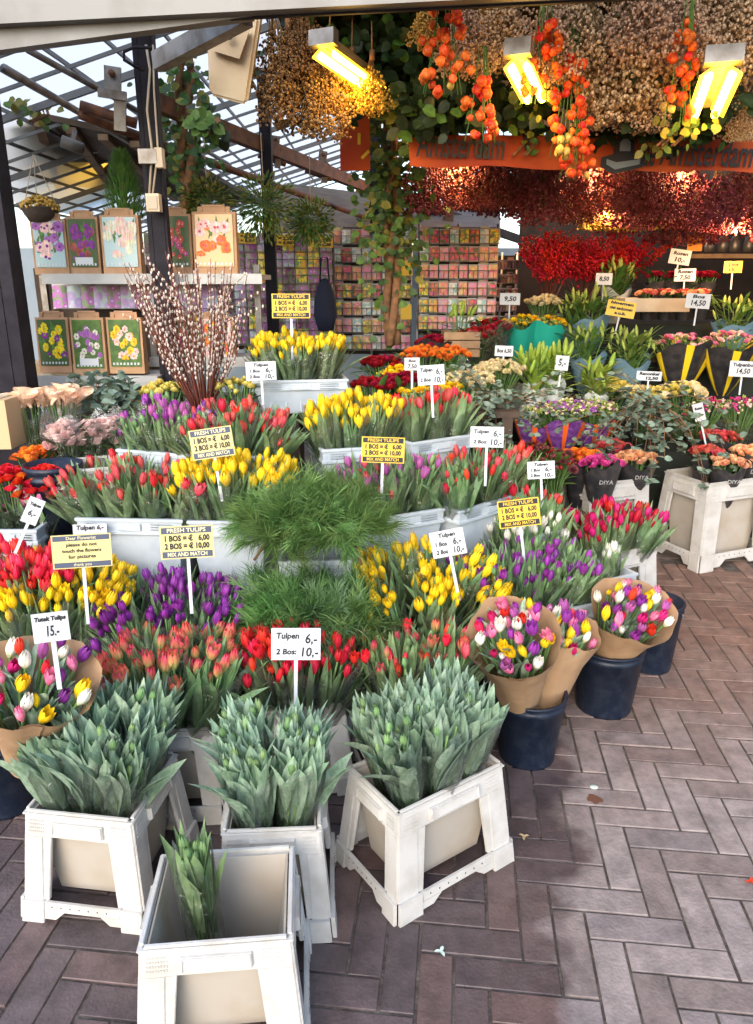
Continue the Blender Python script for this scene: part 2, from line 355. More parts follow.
def crate_meshes(w, d, h, flw=.022, fld=.032, mats=('plastic', 'ink')):
    f = MB(); T = .010
    tx, ty = w/2, d/2; bx, by = tx+flw, ty+fld
    tc = [Vector((-tx, -ty, h)), Vector((tx, -ty, h)), Vector((tx, ty, h)), Vector((-tx, ty, h))]
    bc = [Vector((-bx, -by, 0)), Vector((bx, -by, 0)), Vector((bx, by, 0)), Vector((-bx, by, 0))]
    for i in range(4):
        j = (i+1) % 4
        A0, A1, B0, B1 = bc[i], bc[j], tc[i], tc[j]
        nrm = (A1-A0).cross(B0-A0).normalized()
        L = (A1-A0).length; e = .045/L; lg = .17; ft = .19
        g = .004/L
        cells = [(g, 1-g, .79, .985), (0+g, lg, .19, .792, 0.0004), (1-lg, 1-g, .19, .792, .0004),
                 (ft, 1-ft, .115, .20, .007), (g-.006, ft, .0, .20, .009), (1-ft, 1+.006-g, .0, .20, .009),
                 (lg-.01, lg+.045, .2, .79, -.002, 0, (lg-.01, lg+.075)), (1-lg-.045, 1-lg+.01, .2, .79, -.002, 0, (1-lg-.075, 1-lg+.01)),
                 (.27, .73, .83, .94, .008), (.30, .70, .85, .92, .0055), (.29, .71, .925, .935, .0105), (.29, .71, .835, .845, .0105), (.275, .29, .835, .935, .0105), (.71, .725, .835, .935, .0105),
                 (-.004, 1.004, .985, 1.0, .003)]
        # slanted gussets beside the feet
        cells += [(ft-.002, ft+.09, .04, .12, .0065, 0, (ft-.002, ft+.17)), (1-ft-.09, 1-ft+.002, .04, .12, .0065, 0, (1-ft-.17, 1-ft+.002))]
        panel(f, A0, A1, B1, B0, nrm, T, cells)
        dots = []
        for a in range(8):
            for c in range(4):
                for u0 in (.05, .80): dots.append((u0+a*.018, u0+a*.018+.009, .83+c*.033, .846+c*.033, .0016))
        for a in range(7): dots.append((.25+a*.075, .258+a*.075, .155, .17, .0076, 1))
        panel(f, A0, A1, B1, B0, nrm, .001, dots)
    # top rim inner lip
    for (x, y, dx, dy) in ((0, -ty+.004, w-.02, .008), (0, ty-.004, w-.02, .008), (-tx+.004, 0, .008, d-.02), (tx-.004, 0, .008, d-.02)):
        f.box((x, y, h+.0035), (dx, dy, .006))
    fm = f.mesh('crate_frame', mats)
    bm = bmesh.new(); bm.from_mesh(fm); bmesh.ops.bevel(bm, geom=[e for e in bm.edges if e.calc_length() > .02], offset=.0022, segments=2, affect='EDGES', clamp_overlap=True)
    bm.to_mesh(fm); bm.free()
    u = MB()
    ix, iy = tx-.012, ty-.012; k = .78; zb = .035
    def ring(s, z): return [Vector((-ix*s, -iy*s, z)), Vector((ix*s, -iy*s, z)), Vector((ix*s, iy*s, z)), Vector((-ix*s, iy*s, z))]
    a, c = ring(1, h-.004), ring(k, zb)
    ai = [v*1 for v in ring(.97, h-.004)]; ci = ring(k*.96, zb+.006)
    vs = a+c+ai+ci
    fs = [(i, (i+1) % 4, 4+(i+1) % 4, 4+i) for i in range(4)]+[(8+(i+1) % 4, 8+i, 12+i, 12+(i+1) % 4) for i in range(4)]
    fs += [(4, 5, 6, 7), (15, 14, 13, 12)]+[(i, 8+i, 8+(i+1) % 4, (i+1) % 4) for i in range(4)]
    u.add(vs, fs, 0, False)
    um = u.mesh('inner_bucket', ['inner'])
    return fm, um
def tub_meshes(w, d, h, m='bluewhite'):
    """plain rectangular flower tub with a deep ribbed lip"""
    b = MB(); tx, ty = w/2, d/2; k = .80; lip = min(.055, h*.3)
    def rect(x, y, z): return [Vector((-x, -y, z)), Vector((x, -y, z)), Vector((x, y, z)), Vector((-x, y, z))]
    x1, y1 = tx-.009, ty-.009
    rings = [rect(x1*k, y1*k, 0), rect(x1, y1, h-lip), rect(tx, ty, h-lip), rect(tx, ty, h-lip+.012), rect(tx-.003, ty-.003, h-lip+.014), rect(tx-.003, ty-.003, h-.012),
             rect(tx+.002, ty+.002, h-.010), rect(tx+.002, ty+.002, h), rect(tx-.012, ty-.012, h), rect(x1*k-.004, y1*k-.004, .01)]
    vs = [v for r_ in rings for v in r_]; fs = []
    for i in range(len(rings)-1):
        for j in range(4): fs.append((i*4+j, i*4+(j+1) % 4, (i+1)*4+(j+1) % 4, (i+1)*4+j))
    fs += [(3, 2, 1, 0), tuple(range(len(vs)-4, len(vs)))]
    b.add(vs, fs, 0, False)
    for sx in (-1, 1):
        for q in range(3):
            b.box((sx*w*.30, -ty-.001, h-.018-q*.009), (w*.2, .003, .003))
    for i in range(5):       # ribs down the wall
        x = -w*.32+i*w*.16
        b.box((x*.98, -(y1*(k+.96)/2)-.001, (h-lip)*.52), (.006, .004, (h-lip)*.9), rot=Matrix.Rotation(-math.atan2(y1*(1-k), h-lip), 3, 'X'))
    b.box((0, -ty-.001, h-.028), (w*.22, .006, .024))
    lm = b.mesh('flower_tub', [m])
    bm = bmesh.new(); bm.from_mesh(lm); bmesh.ops.bevel(bm, geom=[e for e in bm.edges if e.calc_length() > .015], offset=.003, segments=2, affect='EDGES', clamp_overlap=True)
    bm.to_mesh(lm); bm.free()
    return lm
def place(pl, pr, h, depth, w=None):
    """front rim edge from pixel pl to pixel pr at height h -> centre, yaw, width"""
    a, b = gr(*pl, h), gr(*pr, h); e = b-a; yaw = math.atan2(e.y, e.x); W = e.length
    c = (a+b)/2+Vector((-math.sin(yaw), math.cos(yaw), 0))*depth/2
    return c, yaw, W
RN = {1: [''], 2: ['front', 'back'], 3: ['front', 'middle', 'back'], 4: ['front', 'second', 'third', 'back']}
CN = {1: [''], 2: ['left', 'right'], 3: ['left', 'centre', 'right'], 4: ['far left', 'left', 'right', 'far right']}
def fill(c, yaw, W, Dp, rimz, nx, ny, kind, cols, what, where, group, sink=.21, scale=1.0, bs=1.0, lean=.30, drop=0., colsfn=None, skip=(), h_drop=True):
    for iy in range(ny):
        for ix in range(nx):
            if (ix, iy) in skip: continue
            u = (ix+.5)/nx-.5; v = (iy+.5)/ny-.5
            x, y = u*(W-.05), v*(Dp-.04)
            cs, sn = math.cos(yaw), math.sin(yaw)
            # foot gathered towards the crate's middle, head splayed outwards
            fx, fy = x*.62, y*.62
            loc = (c.x+fx*cs-fy*sn, c.y+fx*sn+fy*cs, rimz-sink-(.030 if h_drop else 0))
            rot = (Matrix.Rotation(yaw, 4, 'Z') @ Matrix.Rotation(u*lean*1.5+R.uniform(-.05, .05), 4, 'Y') @ Matrix.Rotation(-v*lean+R.uniform(-.05, .05), 4, 'X')).to_euler()
            pos = (RN[ny][iy]+' '+CN[nx][ix]).strip()
            cc = colsfn(ix, iy) if colsfn else cols
            ww = what(ix, iy) if callable(what) else what
            tulip_bunch(kind, cc, loc, rot, f'{pos} bunch of {ww} in {where}', group, scale*R.uniform(.95, 1.05), bs=bs, drop=drop)
CM = {}
def crate(pl, pr, h, Dp, label, group='white crates holding tulips', tall=None, dark=False, lift=0.0):
    c, yaw, W = place(pl, pr, h, Dp)
    H_ = tall or h
    fm, um = crate_meshes(W, Dp, H_)
    t = thing('flower_crate', label, 'crate', (c.x, c.y, h-H_), (0, 0, yaw), group)
    ob('frame', fm, t); ob('inner_bucket', um, t)
    return c, yaw, W
def tub(pl, pr, h, Dp, label, tall=.27, m='bluewhite', group='plastic tubs on the stepped stand'):
    c, yaw, W = place(pl, pr, h, Dp)
    t = ob('flower_tub', tub_meshes(W, Dp, tall, m), None, (c.x, c.y, h-tall), (0, 0, yaw))
    tag(t, label, 'tub', group)
    return c, yaw, W
G1 = 'tulip bunches in crates'
# front row, on the paving
hF = .27
A = crate((138, 951), (292, 939), hF, .23, 'nearly empty white crate at the front with one bunch inside')
cs = gr(190, 918, .27)
fr = tulip_bunch('pale', ['bud']*9+['lilac'], (-.325, 1.13, .055), (-.10, -.03, .6), 'single bunch of budding tulips in the nearly empty front crate', G1, .97)
B = crate((24, 812), (132, 823), hF, .25, 'white crate at the left edge full of green budding tulips')
fill(*B[:3], .25, hF, 3, 3, 'leafy', ['bud'], 'green budding tulips', 'the leftmost front crate', G1, sink=.155, lean=.42, bs=.95, drop=.45, h_drop=False)
C_ = crate((222, 834), (321, 830), hF, .22, 'white crate of budding tulips just behind the nearly empty crate')
fill(*C_[:3], .22, hF, 2, 3, 'leafy', ['bud', 'bud', 'bud', 'bud', 'bud', 'bud'], 'green budding tulips', 'crate behind the nearly empty one', G1, sink=.155, lean=.34, drop=.5, h_drop=False)
Dc = crate((398, 816), (503, 765), hF, .205, 'white crate turned cornerwise on open paving with budding tulips')
fill(*Dc[:3], .205, hF, 3, 3, 'leafy', ['bud'], 'green budding tulips', 'the cornerwise crate', G1, sink=.15, lean=.36, bs=.95, drop=.4, h_drop=False)
E_ = crate((128, 734), (212, 730), hF, .20, 'white crate of red and green flamed tulips behind two front crates')
fill(*E_[:3], .20, hF, 3, 3, 'std', ['flame'], 'red and green flamed tulips', 'crate behind the leftmost front crate', G1, sink=.15, lean=.5, bs=1.15)
F_ = crate((258, 715), (345, 705), hF, .19, 'white crate of bright red tulips with a handwritten price sign')
fill(*F_[:3], .19, hF, 3, 3, 'dense', ['red'], 'bright red tulips', 'crate in front of the lower pine', G1, sink=.205, lean=.36, h_drop=False, bs=1.05)
G_ = crate((378, 716), (472, 700), hF, .22, 'white crate of reddish budding tulips behind the cornerwise crate')
fill(*G_[:3], .22, hF, 3, 3, 'std', ['coral', 'flame', 'bud', 'flame', 'red', 'bud'], 'reddish half open tulips', 'crate behind the cornerwise one', G1, sink=.19, lean=.3, bs=1.0)
# second row
h2 = .38
H_2 = tub((112, 655), (226, 642), h2, .27, 'pale blue tub of purple tulips in front of a yellow price sign')
fill(*H_2[:3], .27, h2, 3, 3, 'dense', ['purple'], 'purple tulips', 'pale tub beside the upper pine', G1, sink=.22, bs=1.0, lean=.6)
I_2 = tub((-28, 655), (104, 646), h2, .30, 'pale blue tub of yellow tulips at the left edge behind paper bouquet')
fill(*I_2[:3], .30, h2, 4, 3, 'dense', ['yellow'], 'yellow tulips', 'tub behind the flower notice', G1, sink=.20, h_drop=False, bs=1.12, lean=.6)
K_2 = tub((388, 640), (482, 634), .36, .32, 'white tub of yellow tulips in the middle of the stall')
fill(*K_2[:3], .32, .36, 3, 3, 'dense', ['yellow'], 'yellow tulips', 'tub right of the pine', G1, sink=.205, h_drop=False, bs=1.08, lean=.75)
L_2 = tub((492, 624), (600, 603), .36, .30, 'white tub of purple budding tulips behind the paper bouquets')
fill(*L_2[:3], .30, .36, 4, 3, 'std', ['purple', 'purple', 'bud'], 'purple and green budding tulips', 'tub behind the paper bouquets', G1, sink=.225, h_drop=False, lean=.5)
# white tulips and the right side crates
M_2 = tub((515, 592), (612, 566), .34, .34, 'long white tub with white tulips and a bare right side')
fill(*M_2[:3], .34, .34, 3, 2, 'std', ['white'], 'white tulips', 'half empty white tub', G1, sink=.145, lean=.4, skip=((2, 0), (2, 1), (1, 1)))
SW = tub((600, 582), (638, 573), .34, .12, 'small pale blue tub of white tulips near the paving', group='plastic tubs on the stepped stand')
fill(*SW[:3], .12, .34, 1, 1, 'pale', ['white'], 'white tulips', 'the small tub by the paving', G1, sink=.20, bs=1.2)
RT = crate((586, 560), (657, 547), .33, .20, 'cream crate of crimson tulips beside the dark buckets')
fill(*RT[:3], .20, .33, 3, 2, 'std', ['magenta', 'deepred'], 'crimson tulips', 'cream crate beside dark buckets', G1, sink=.20, lean=.5, bs=1.2, drop=0)
# third row
h3 = .66
O_3 = tub((75, 518), (182, 520), h3, .30, 'pale blue tub of pinkish red tulips beside the rose bucket', tall=.29)
fill(*O_3[:3], .30, h3, 4, 2, 'std', ['red', 'coral', 'coral'], 'pinkish red tulips', 'tub beside the rose bucket', G1, sink=.20, lean=.75)
P_3 = tub((187, 521), (266, 522), h3, .26, 'pale blue tub of yellow tulips left of the upper pine', tall=.29)
fill(*P_3[:3], .26, h3, 3, 2, 'dense', ['yellow'], 'yellow tulips', 'tub left of the upper pine', G1, sink=.21, h_drop=False, bs=1.1, lean=.55)
Q_3 = tub((362, 521), (445, 508), .62, .26, 'pale tub of lilac tulips right of the upper pine')
fill(*Q_3[:3], .26, .62, 3, 2, 'std', ['lilac', 'lilac', 'bud', 'coral'], 'lilac half open tulips', 'tub right of the upper pine', G1, sink=.20)
R_3 = tub((460, 511), (527, 491), .62, .26, 'pale tub of red tulips under a slanted handwritten sign')
fill(*R_3[:3], .26, .62, 3, 2, 'std', ['red', 'red', 'coral', 'bud'], 'red half open tulips', 'tub right of the lilac tulips', G1, sink=.20, lean=.6)
S_3 = tub((528, 537), (566, 530), .50, .20, 'small pale tub of dark red tulips behind white tulips')
fill(*S_3[:3], .20, .50, 2, 1, 'std', ['red', 'bud', 'coral'], 'dark red budding tulips', 'small tub behind white tulips', G1, sink=.22)
N_3 = tub((-14, 616), (52, 614), .47, .24, 'pale tub of vivid red tulips at the left edge')
fill(*N_3[:3], .24, .47, 3, 2, 'dense', ['red'], 'vivid red tulips', 'tub at the left edge', G1, sink=.22, bs=1.15)
N_4 = tub((-20, 530), (36, 530), .62, .2, 'pale tub of soft pink tulips below the red roses')
fill(*N_4[:3], .2, .62, 3, 1, 'pale', ['pink', 'white'], 'soft pink tulips', 'tub below the red roses', G1, sink=.24, bs=1.3)
# fourth row
h4 = .82
T_4 = tub((116, 449), (192, 455), h4, .26, 'pale tub of purple tulips behind the pinkish red ones', tall=.3)
fill(*T_4[:3], .26, h4, 3, 2, 'dense', ['lilac', 'purple', 'bud'], 'purple tulips', 'tub below the pussy willow', G1, sink=.21)
T_5 = tub((196, 456), (268, 456), h4, .26, 'pale tub of red tulips right of the pussy willow', tall=.3)
fill(*T_5[:3], .26, h4, 3, 2, 'std', ['red', 'coral', 'coral'], 'red tulips', 'tub right of the pussy willow', G1, sink=.21, lean=.6)
U_4 = tub((322, 450), (400, 445), h4, .26, 'pale tub of yellow tulips left of a white price sign', tall=.3)
fill(*U_4[:3], .26, h4, 3, 2, 'dense', ['yellow'], 'yellow tulips', 'tub above the upper pine', G1, sink=.21, bs=1.1)
V_4 = tub((412, 443), (474, 434), h4, .24, 'pale tub of salmon red tulips behind lilac tulips', tall=.3)
fill(*V_4[:3], .24, h4, 3, 2, 'std', ['red', 'coral'], 'salmon red tulips', 'tub behind the lilac tulips', G1, sink=.21, bs=1.1)
h5 = 1.02
W_5 = tub((252, 381), (348, 379), h5, .20, 'shallow pale tub of yellow tulips on the top step', tall=.14)
fill(*W_5[:3], .20, h5, 4, 2, 'dense', ['yellow'], 'yellow tulips', 'the topmost tub', G1, sink=.12, bs=1.15, scale=.80)

# ------------------------------------------------------------------ stepped stand under the tubs
def boxthing(name, p, d, m, label, cat, rz=0, group=None):
    b = MB(); b.box((0, 0, d[2]/2), d); o = ob(name, b.mesh(name, [m]), None, p, (0, 0, rz)); tag(o, label, cat, group); return o
def stand():
    t = thing('display_stand', 'dark stepped wooden stand under the tulip tubs', 'stand', (0, 2.2, 0))
    def step(x0, x1, y0, y1, z):
        b = MB(); n = max(1, int((y1-y0)/.11)); w = (y1-y0)/n
        for i in range(n): b.box(((x0+x1)/2, y0+w*(i+.5)-2.2, z-.0125), (x1-x0, w-.008, .025))
        for x in (x0+.05, (x0+x1)/2, x1-.05):
            for y in (y0+.03, y1-.03): b.box((x, y-2.2, (z-.025)/2), (.045, .045, z-.025))
        ob('step', b.mesh('step', ['dkwood']), t)
    step(-1.25, -.36, 1.90, 2.22, .11); step(.02, .60, 2.02, 2.42, .09)
    step(-1.25, -.02, 2.25, 2.57, .37); step(-.04, .66, 2.43, 2.80, .345)
    step(-1.3, -.05, 2.59, 2.92, .52)
    step(-.04, .6, 2.81, 3.06, .52)
    step(-1.3, .6, 3.07, 3.3, .88)
stand()
# ------------------------------------------------------------------ ground
def ground():
    b = MB(); b.box((0, 40, -.0518), (160, 120, .1)); g = ob('ground', b.mesh('ground', ['mortar'])); g['kind'] = 'structure'
    # herringbone paving, three to one bricks
    W = H/18.73; yaw = math.radians(-6.27); o = gr(594.6, 730.8, 0); cs, sn = math.cos(yaw), math.sin(yaw)
    def wpt(gx, gy): gy = -gy; return (o.x+W*(cs*gx-sn*gy), o.y+W*(sn*gx+cs*gy))
    v = []; f = []; cols = []; j = .042; rr = random.Random(3)
    def brick(x, y, w, h):
        cx, cy = wpt(x+w/2, y+h/2)
        if not (-2.3 < cx < 5.2 and .25 < cy < 3.66-.11*(cx-1)): return
        k = len(v); z = rr.uniform(-.0012, .0012); c = rr.random()
        jj = [rr.uniform(-.012, .012) for _ in range(4)]
        a = (x+j+jj[0], y+j+jj[1], x+w-j+jj[2], y+h-j+jj[3]); e = .022
        for ins, zz in ((0, -.006), (0, .0008), (e, .0022)):
            for px_, py_ in ((a[0]+ins, a[3]-ins), (a[2]-ins, a[3]-ins), (a[2]-ins, a[1]+ins), (a[0]+ins, a[1]+ins)):
                X, Y = wpt(px_, py_); v.append((X, Y, zz+z+rr.uniform(-.0006, .0006)))
        fs = [(k+8, k+9, k+10, k+11)]
        for q in (0, 4):
            for i in range(4): fs.append((k+q+i, k+q+(i+1) % 4, k+q+4+(i+1) % 4, k+q+4+i))
        f.extend(fs); cols.extend([c]*sum(len(q) for q in fs))
    for m in range(-14, 15):
        for n in range(-75, 75):
            brick(n+6*m, n, 3, 1); brick(n+6*m, n+1, 1, 3)
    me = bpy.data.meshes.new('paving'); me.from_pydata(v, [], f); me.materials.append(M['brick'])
    at_ = me.attributes.new('tone', 'FLOAT', 'CORNER'); at_.data.foreach_set('value', cols)
    p = ob('brick_paving', me); p['kind'] = 'structure'
    # slabs under the right-hand stall
    b = MB()
    for i in range(12):
        x0 = -1.0+i*.62
        b.box((x0+.3, 4.12-.11*(x0-.7), -.006), (.61, .78, .02), rot=Matrix.Rotation(math.radians(-6.27), 3, 'Z'))
    s = ob('pavement_slabs', b.mesh('slabs', ['slab'])); s['kind'] = 'structure'
def brickmat():
    m, nt, b = newmat('brick paver'); N = nt.nodes; L = nt.links
    def nd(t, **k):
        n = N.new(t)
        for a, c in k.items(): setattr(n, a, c)
        return n
    tc = nd('ShaderNodeTexCoord'); sx = nd('ShaderNodeSeparateXYZ'); L.new(tc.outputs['Object'], sx.inputs[0])
    at_ = nd('ShaderNodeAttribute', attribute_name='tone')
    def ramp(src, pts):
        r = nd('ShaderNodeValToRGB'); L.new(src, r.inputs[0]); e = r.color_ramp.elements
        while len(e) < len(pts): e.new(.5)
        for q, (p, c) in zip(e, pts): q.position = p; q.color = (*c, 1)
        return r.outputs[0]
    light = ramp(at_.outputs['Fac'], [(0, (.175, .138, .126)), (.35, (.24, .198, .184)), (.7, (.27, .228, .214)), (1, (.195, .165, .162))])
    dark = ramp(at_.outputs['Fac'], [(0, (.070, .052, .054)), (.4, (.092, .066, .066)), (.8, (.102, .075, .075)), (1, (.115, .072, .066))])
    far = ramp(at_.outputs['Fac'], [(0, (.155, .09, .068)), (.5, (.185, .112, .085)), (1, (.205, .13, .10))])
    n1 = nd('ShaderNodeTexNoise'); n1.inputs['Scale'].default_value = 3.2; n1.inputs['Detail'].default_value = 5; L.new(tc.outputs['Object'], n1.inputs[0])
    def mth(op, a, b_=None, c=None):
        q = nd('ShaderNodeMath', operation=op)
        for i, s_ in enumerate((a, b_, c)):
            if s_ is None: continue
            if isinstance(s_, (int, float)): q.inputs[i].default_value = s_
            else: L.new(s_, q.inputs[i])
        return q.outputs[0]
    nz = mth('SUBTRACT', n1.outputs[0], .5)
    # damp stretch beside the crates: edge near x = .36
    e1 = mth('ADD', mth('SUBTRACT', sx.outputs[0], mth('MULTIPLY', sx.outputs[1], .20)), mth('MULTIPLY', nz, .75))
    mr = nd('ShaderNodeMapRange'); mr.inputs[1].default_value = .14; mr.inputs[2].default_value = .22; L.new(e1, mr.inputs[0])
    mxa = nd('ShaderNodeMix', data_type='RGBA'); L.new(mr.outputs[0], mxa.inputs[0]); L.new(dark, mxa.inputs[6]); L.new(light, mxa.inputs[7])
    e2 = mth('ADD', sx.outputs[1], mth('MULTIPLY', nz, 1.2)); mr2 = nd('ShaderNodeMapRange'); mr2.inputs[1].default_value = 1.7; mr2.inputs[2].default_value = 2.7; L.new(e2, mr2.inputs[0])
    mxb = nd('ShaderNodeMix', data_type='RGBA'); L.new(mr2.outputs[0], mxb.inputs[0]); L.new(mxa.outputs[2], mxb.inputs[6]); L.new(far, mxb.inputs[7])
    n2 = nd('ShaderNodeTexNoise'); n2.inputs['Scale'].default_value = 14; n2.inputs['Detail'].default_value = 9; n2.inputs['Roughness'].default_value = .7; L.new(tc.outputs['Object'], n2.inputs[0])
    hs = nd('ShaderNodeHueSaturation'); mr3 = nd('ShaderNodeMapRange'); mr3.inputs[1].default_value = .3; mr3.inputs[2].default_value = .7; mr3.inputs[3].default_value = .58; mr3.inputs[4].default_value = 1.38
    L.new(n2.outputs[0], mr3.inputs[0]); L.new(mr3.outputs[0], hs.inputs['Value']); L.new(mxb.outputs[2], hs.inputs['Color'])
    # small dark spots
    vo = nd('ShaderNodeTexNoise'); vo.inputs['Scale'].default_value = 9; vo.inputs['Detail'].default_value = 2; L.new(tc.outputs['Object'], vo.inputs[0])
    mr4 = nd('ShaderNodeMapRange'); mr4.inputs[1].default_value = .70; mr4.inputs[2].default_value = .74; mr4.inputs[4].default_value = .5; L.new(vo.outputs[0], mr4.inputs[0])
    mxc = nd('ShaderNodeMix', data_type='RGBA'); L.new(mr4.outputs[0], mxc.inputs[0]); L.new(hs.outputs[0], mxc.inputs[6]); mxc.inputs[7].default_value = (.07, .05, .05, 1)
    L.new(mxc.outputs[2], b.inputs['Base Color'])
    rg = nd('ShaderNodeMapRange'); rg.inputs[3].default_value = .5; rg.inputs[4].default_value = .8; L.new(mr.outputs[0], rg.inputs[0]); L.new(rg.outputs[0], b.inputs['Roughness'])
    n3 = nd('ShaderNodeTexNoise'); n3.inputs['Scale'].default_value = 130; n3.inputs['Detail'].default_value = 5; L.new(tc.outputs['Object'], n3.inputs[0])
    bp = nd('ShaderNodeBump'); bp.inputs['Strength'].default_value = .35; bp.inputs['Distance'].default_value = .006; L.new(n3.outputs[0], bp.inputs['Height']); L.new(bp.outputs[0], b.inputs['Normal'])
    return m
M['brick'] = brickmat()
M['mortar'] = mat('dark joint dirt', (.062, .050, .044), .95, 0, 0, 22, (.12, .105, .09), bump=.6, bump_s=90)
M['slab'] = mat('grey slab', (.16, .125, .105), .85, 0, 0, 8, (.09, .07, .06), bump=.3, bump_s=70)
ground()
def litter(name, px, py, m, label, cat, kind):
    p = gr(px, py, .0045); b = MB()
    if kind == 'leaf':
        for i in range(3): b.leaf((0, 0, .002), (math.cos(i*2+px), math.sin(i*2+px), .25), (0, 0, 1), .022, .012, .3, .4, 0, 3)
    elif kind == 'gum': b.lathe([(0, .004), (.011, .0035), (.014, .001), (.0145, 0)], 10, sx=1.25)
    else: b.disc((0, 0, .0008), .028, 0, 14, (0, 0, 1), .25)
    o = ob(name, b.mesh(name, [m]), None, p, (0, 0, 0), .7); tag(o, label, cat)
M['twigtan'] = mat('dry tan scrap', (.45, .33, .17), .8, 0); M['mint'] = mat('pale gum', (.5, .62, .55), .6, 0); M['spill'] = mat('brown dirt', (.14, .06, .035), .8, 0)
litter('dry_leaf', 524, 837, 'twigtan', 'small curled tan leaf on the damp bricks right of the cornerwise crate', 'leaf', 'leaf')
litter('paper_scrap', 441, 952, 'mint', 'tiny pale scrap on the dark bricks in front of the crates', 'scrap', 'leaf')
litter('gum_spot', 594, 787, 'mint', 'pale round gum spot on the light bricks', 'gum', 'gum')
litter('dirt_spill', 595, 799, 'spill', 'brown dirt spill beside the pale gum spot', 'spill', 'spill')
litter('red_petal', 751, 882, 'red', 'red petal on the bricks at the right edge', 'petal', 'leaf')

# ------------------------------------------------------------------ generic flower heads
def ringhead(name, m, rings, m2=None):
    """rings: (count, radius, height, flare, half width angle)"""
    b = MB()
    for k, (n, rad, h, fl, hw) in enumerate(rings):
        for i in range(n):
            a0 = 2*pi*i/n+k*.7+R.uniform(-.1, .1); jr = R.uniform(.9, 1.1)
            def fn(u, v, a0=a0, jr=jr):
                t = (u-.5)*2; a = a0+t*hw*(.55+.6*math.sin(v*pi*.6))
                q = rad*(.35+.65*math.sin(v*pi/2))*jr+fl*rad*v**3
                return (q*math.cos(a), q*math.sin(a), h*(v-.25*fl*v**4)*(1-.12*t*t)*jr)
            b.grid(fn, 3, 4, k % 2 if m2 else 0)
    return b.mesh(name, [m]+([m2] if m2 else []))
def rose(m, r=.0195, m2=None):
    return ringhead('rose_head', m, [(2, r*.22, r*1.32, .0, 1.5), (3, r*.40, r*1.32, .08, 1.05), (4, r*.60, r*1.25, .16, .85), (5, r*.82, r*1.12, .26, .72), (5, r*1.0, r*.9, .42, .66)], m2)
def mum(m, r=.02, dens=1):
    b = MB()
    for k in range(5):
        n = 6+k*3; el = 1.45-k*.32
        for i in range(n):
            a = 2*pi*i/n+k*.5; d = (math.cos(a)*math.cos(el), math.sin(a)*math.cos(el), math.sin(el))
            b.leaf((0, 0, r*.15), d, (-math.cos(a)*.2, -math.sin(a)*.2, 1), r*1.05, r*.42, -.25, .3, 0, 2)
    return b.mesh('mum_head', [m])
def lilybud(m, ln=.075, r=.011):
    b = MB(); b.lathe([(.002, 0), (r*.75, ln*.15), (r, ln*.45), (r*.85, ln*.72), (r*.3, ln*.96), (.0005, ln)], 6)
    return b.mesh('lily_bud', [m])
def tinyhead(m, r=.008, n=5):
    b = MB()
    for i in range(n): b.ball((R.uniform(-r, r), R.uniform(-r, r), R.uniform(0, r)), r*R.uniform(.45, .7), n=5, m=3)
    return b.mesh('floret', [m])
def calla(m):
    b = MB()
    def fn(u, v):
        a = (u-.5)*2*2.9; q = .006+.022*v**1.3; tip = .026*v*v*math.cos(a*.5)**3
        return (q*math.cos(a)*(1+.4*v)+tip*.9, q*math.sin(a), .085*v*(.72+.28*math.cos(a*.5))+tip*.3)
    b.grid(fn, 10, 6)
    return b.mesh('calla_head', [m])
HD = {}
def flowers(name, label, cat, loc, heads, n, rad, ht, hr_scale=1.0, leaf='dleaf', nleaf=18, wrap=None, wtop=.62, dome=.25, group=None, rot=(0, 0, 0), sx=1.0, sy=1.0, headname='bloom', leafl=.09, leafw=.03, wr=1.12, tilt=.8, stripe=None, high=0.0):
    """bunch with its foot at loc: foliage, separate heads on a dome, optional sleeve"""
    t = thing(name, label, cat, loc, rot, group)
    b = MB(); pts = []
    for i in range(n):
        q = math.sqrt((i+.5)/n); a = i*2.39996+R.uniform(-.2, .2)
        x, y = rad*q*math.cos(a)*sx, rad*q*math.sin(a)*sy
        z = ht*(1-dome*q*q*rad/ht*1.2)+R.uniform(-.08, .06)*rad-high*R.random()
        d = Vector((x*tilt/rad, y*tilt/rad, 1)).normalized(); pts.append((Vector((x, y, z)), d))
        b.tube([(x*.15, y*.15, 0), (x*.55, y*.55, ht*.55), (x, y, z)], .0028, 3, 1, False)
    for i in range(nleaf):
        a = R.uniform(0, 6.28); q = R.uniform(.2, 1.0); zz = ht*R.uniform(.35, .92)
        x, y = rad*q*math.cos(a)*sx*zz/ht, rad*q*math.sin(a)*sy*zz/ht
        b.leaf((x, y, zz), (math.cos(a)*.8, math.sin(a)*.8, R.uniform(.1, 1.2)), (0, 0, 1), leafl*R.uniform(.7, 1.2), leafw*R.uniform(.7, 1.2), R.uniform(.0, .6), .3, 0, 3)
    ob('foliage', b.mesh('foliage', [leaf, 'stem']), t)
    hs = heads if isinstance(heads, list) else [heads]
    for p, d in pts:
        e = d.to_track_quat('Z', 'Y').to_euler()
        ob(headname, R.choice(hs), t, p, (e.x, e.y, R.uniform(0, 6)), hr_scale*R.uniform(.85, 1.15))
    if wrap:
        w = MB(); ph = R.uniform(0, 6)
        def wf(u, v):
            a = 2*pi*u; z = ht*wtop*(1+.10*math.sin(2*a+ph)+.07*math.sin(5*a))*v
            q = .03+(rad*wr-.03)*(v**.8)*(wtop**.35); q *= 1+.03*math.sin(9*a)*v
            return (q*math.cos(a)*sx, q*math.sin(a)*sy, z)
        w.grid(wf, 24, 5); me = w.mesh('sleeve', [wrap]+([stripe] if stripe else []))
        if stripe:
            for i, p in enumerate(me.polygons):
                if (i % 24) % 4 == 1: p.material_index = 1
        so_ = ob('sleeve', me, t)
    return t, pts

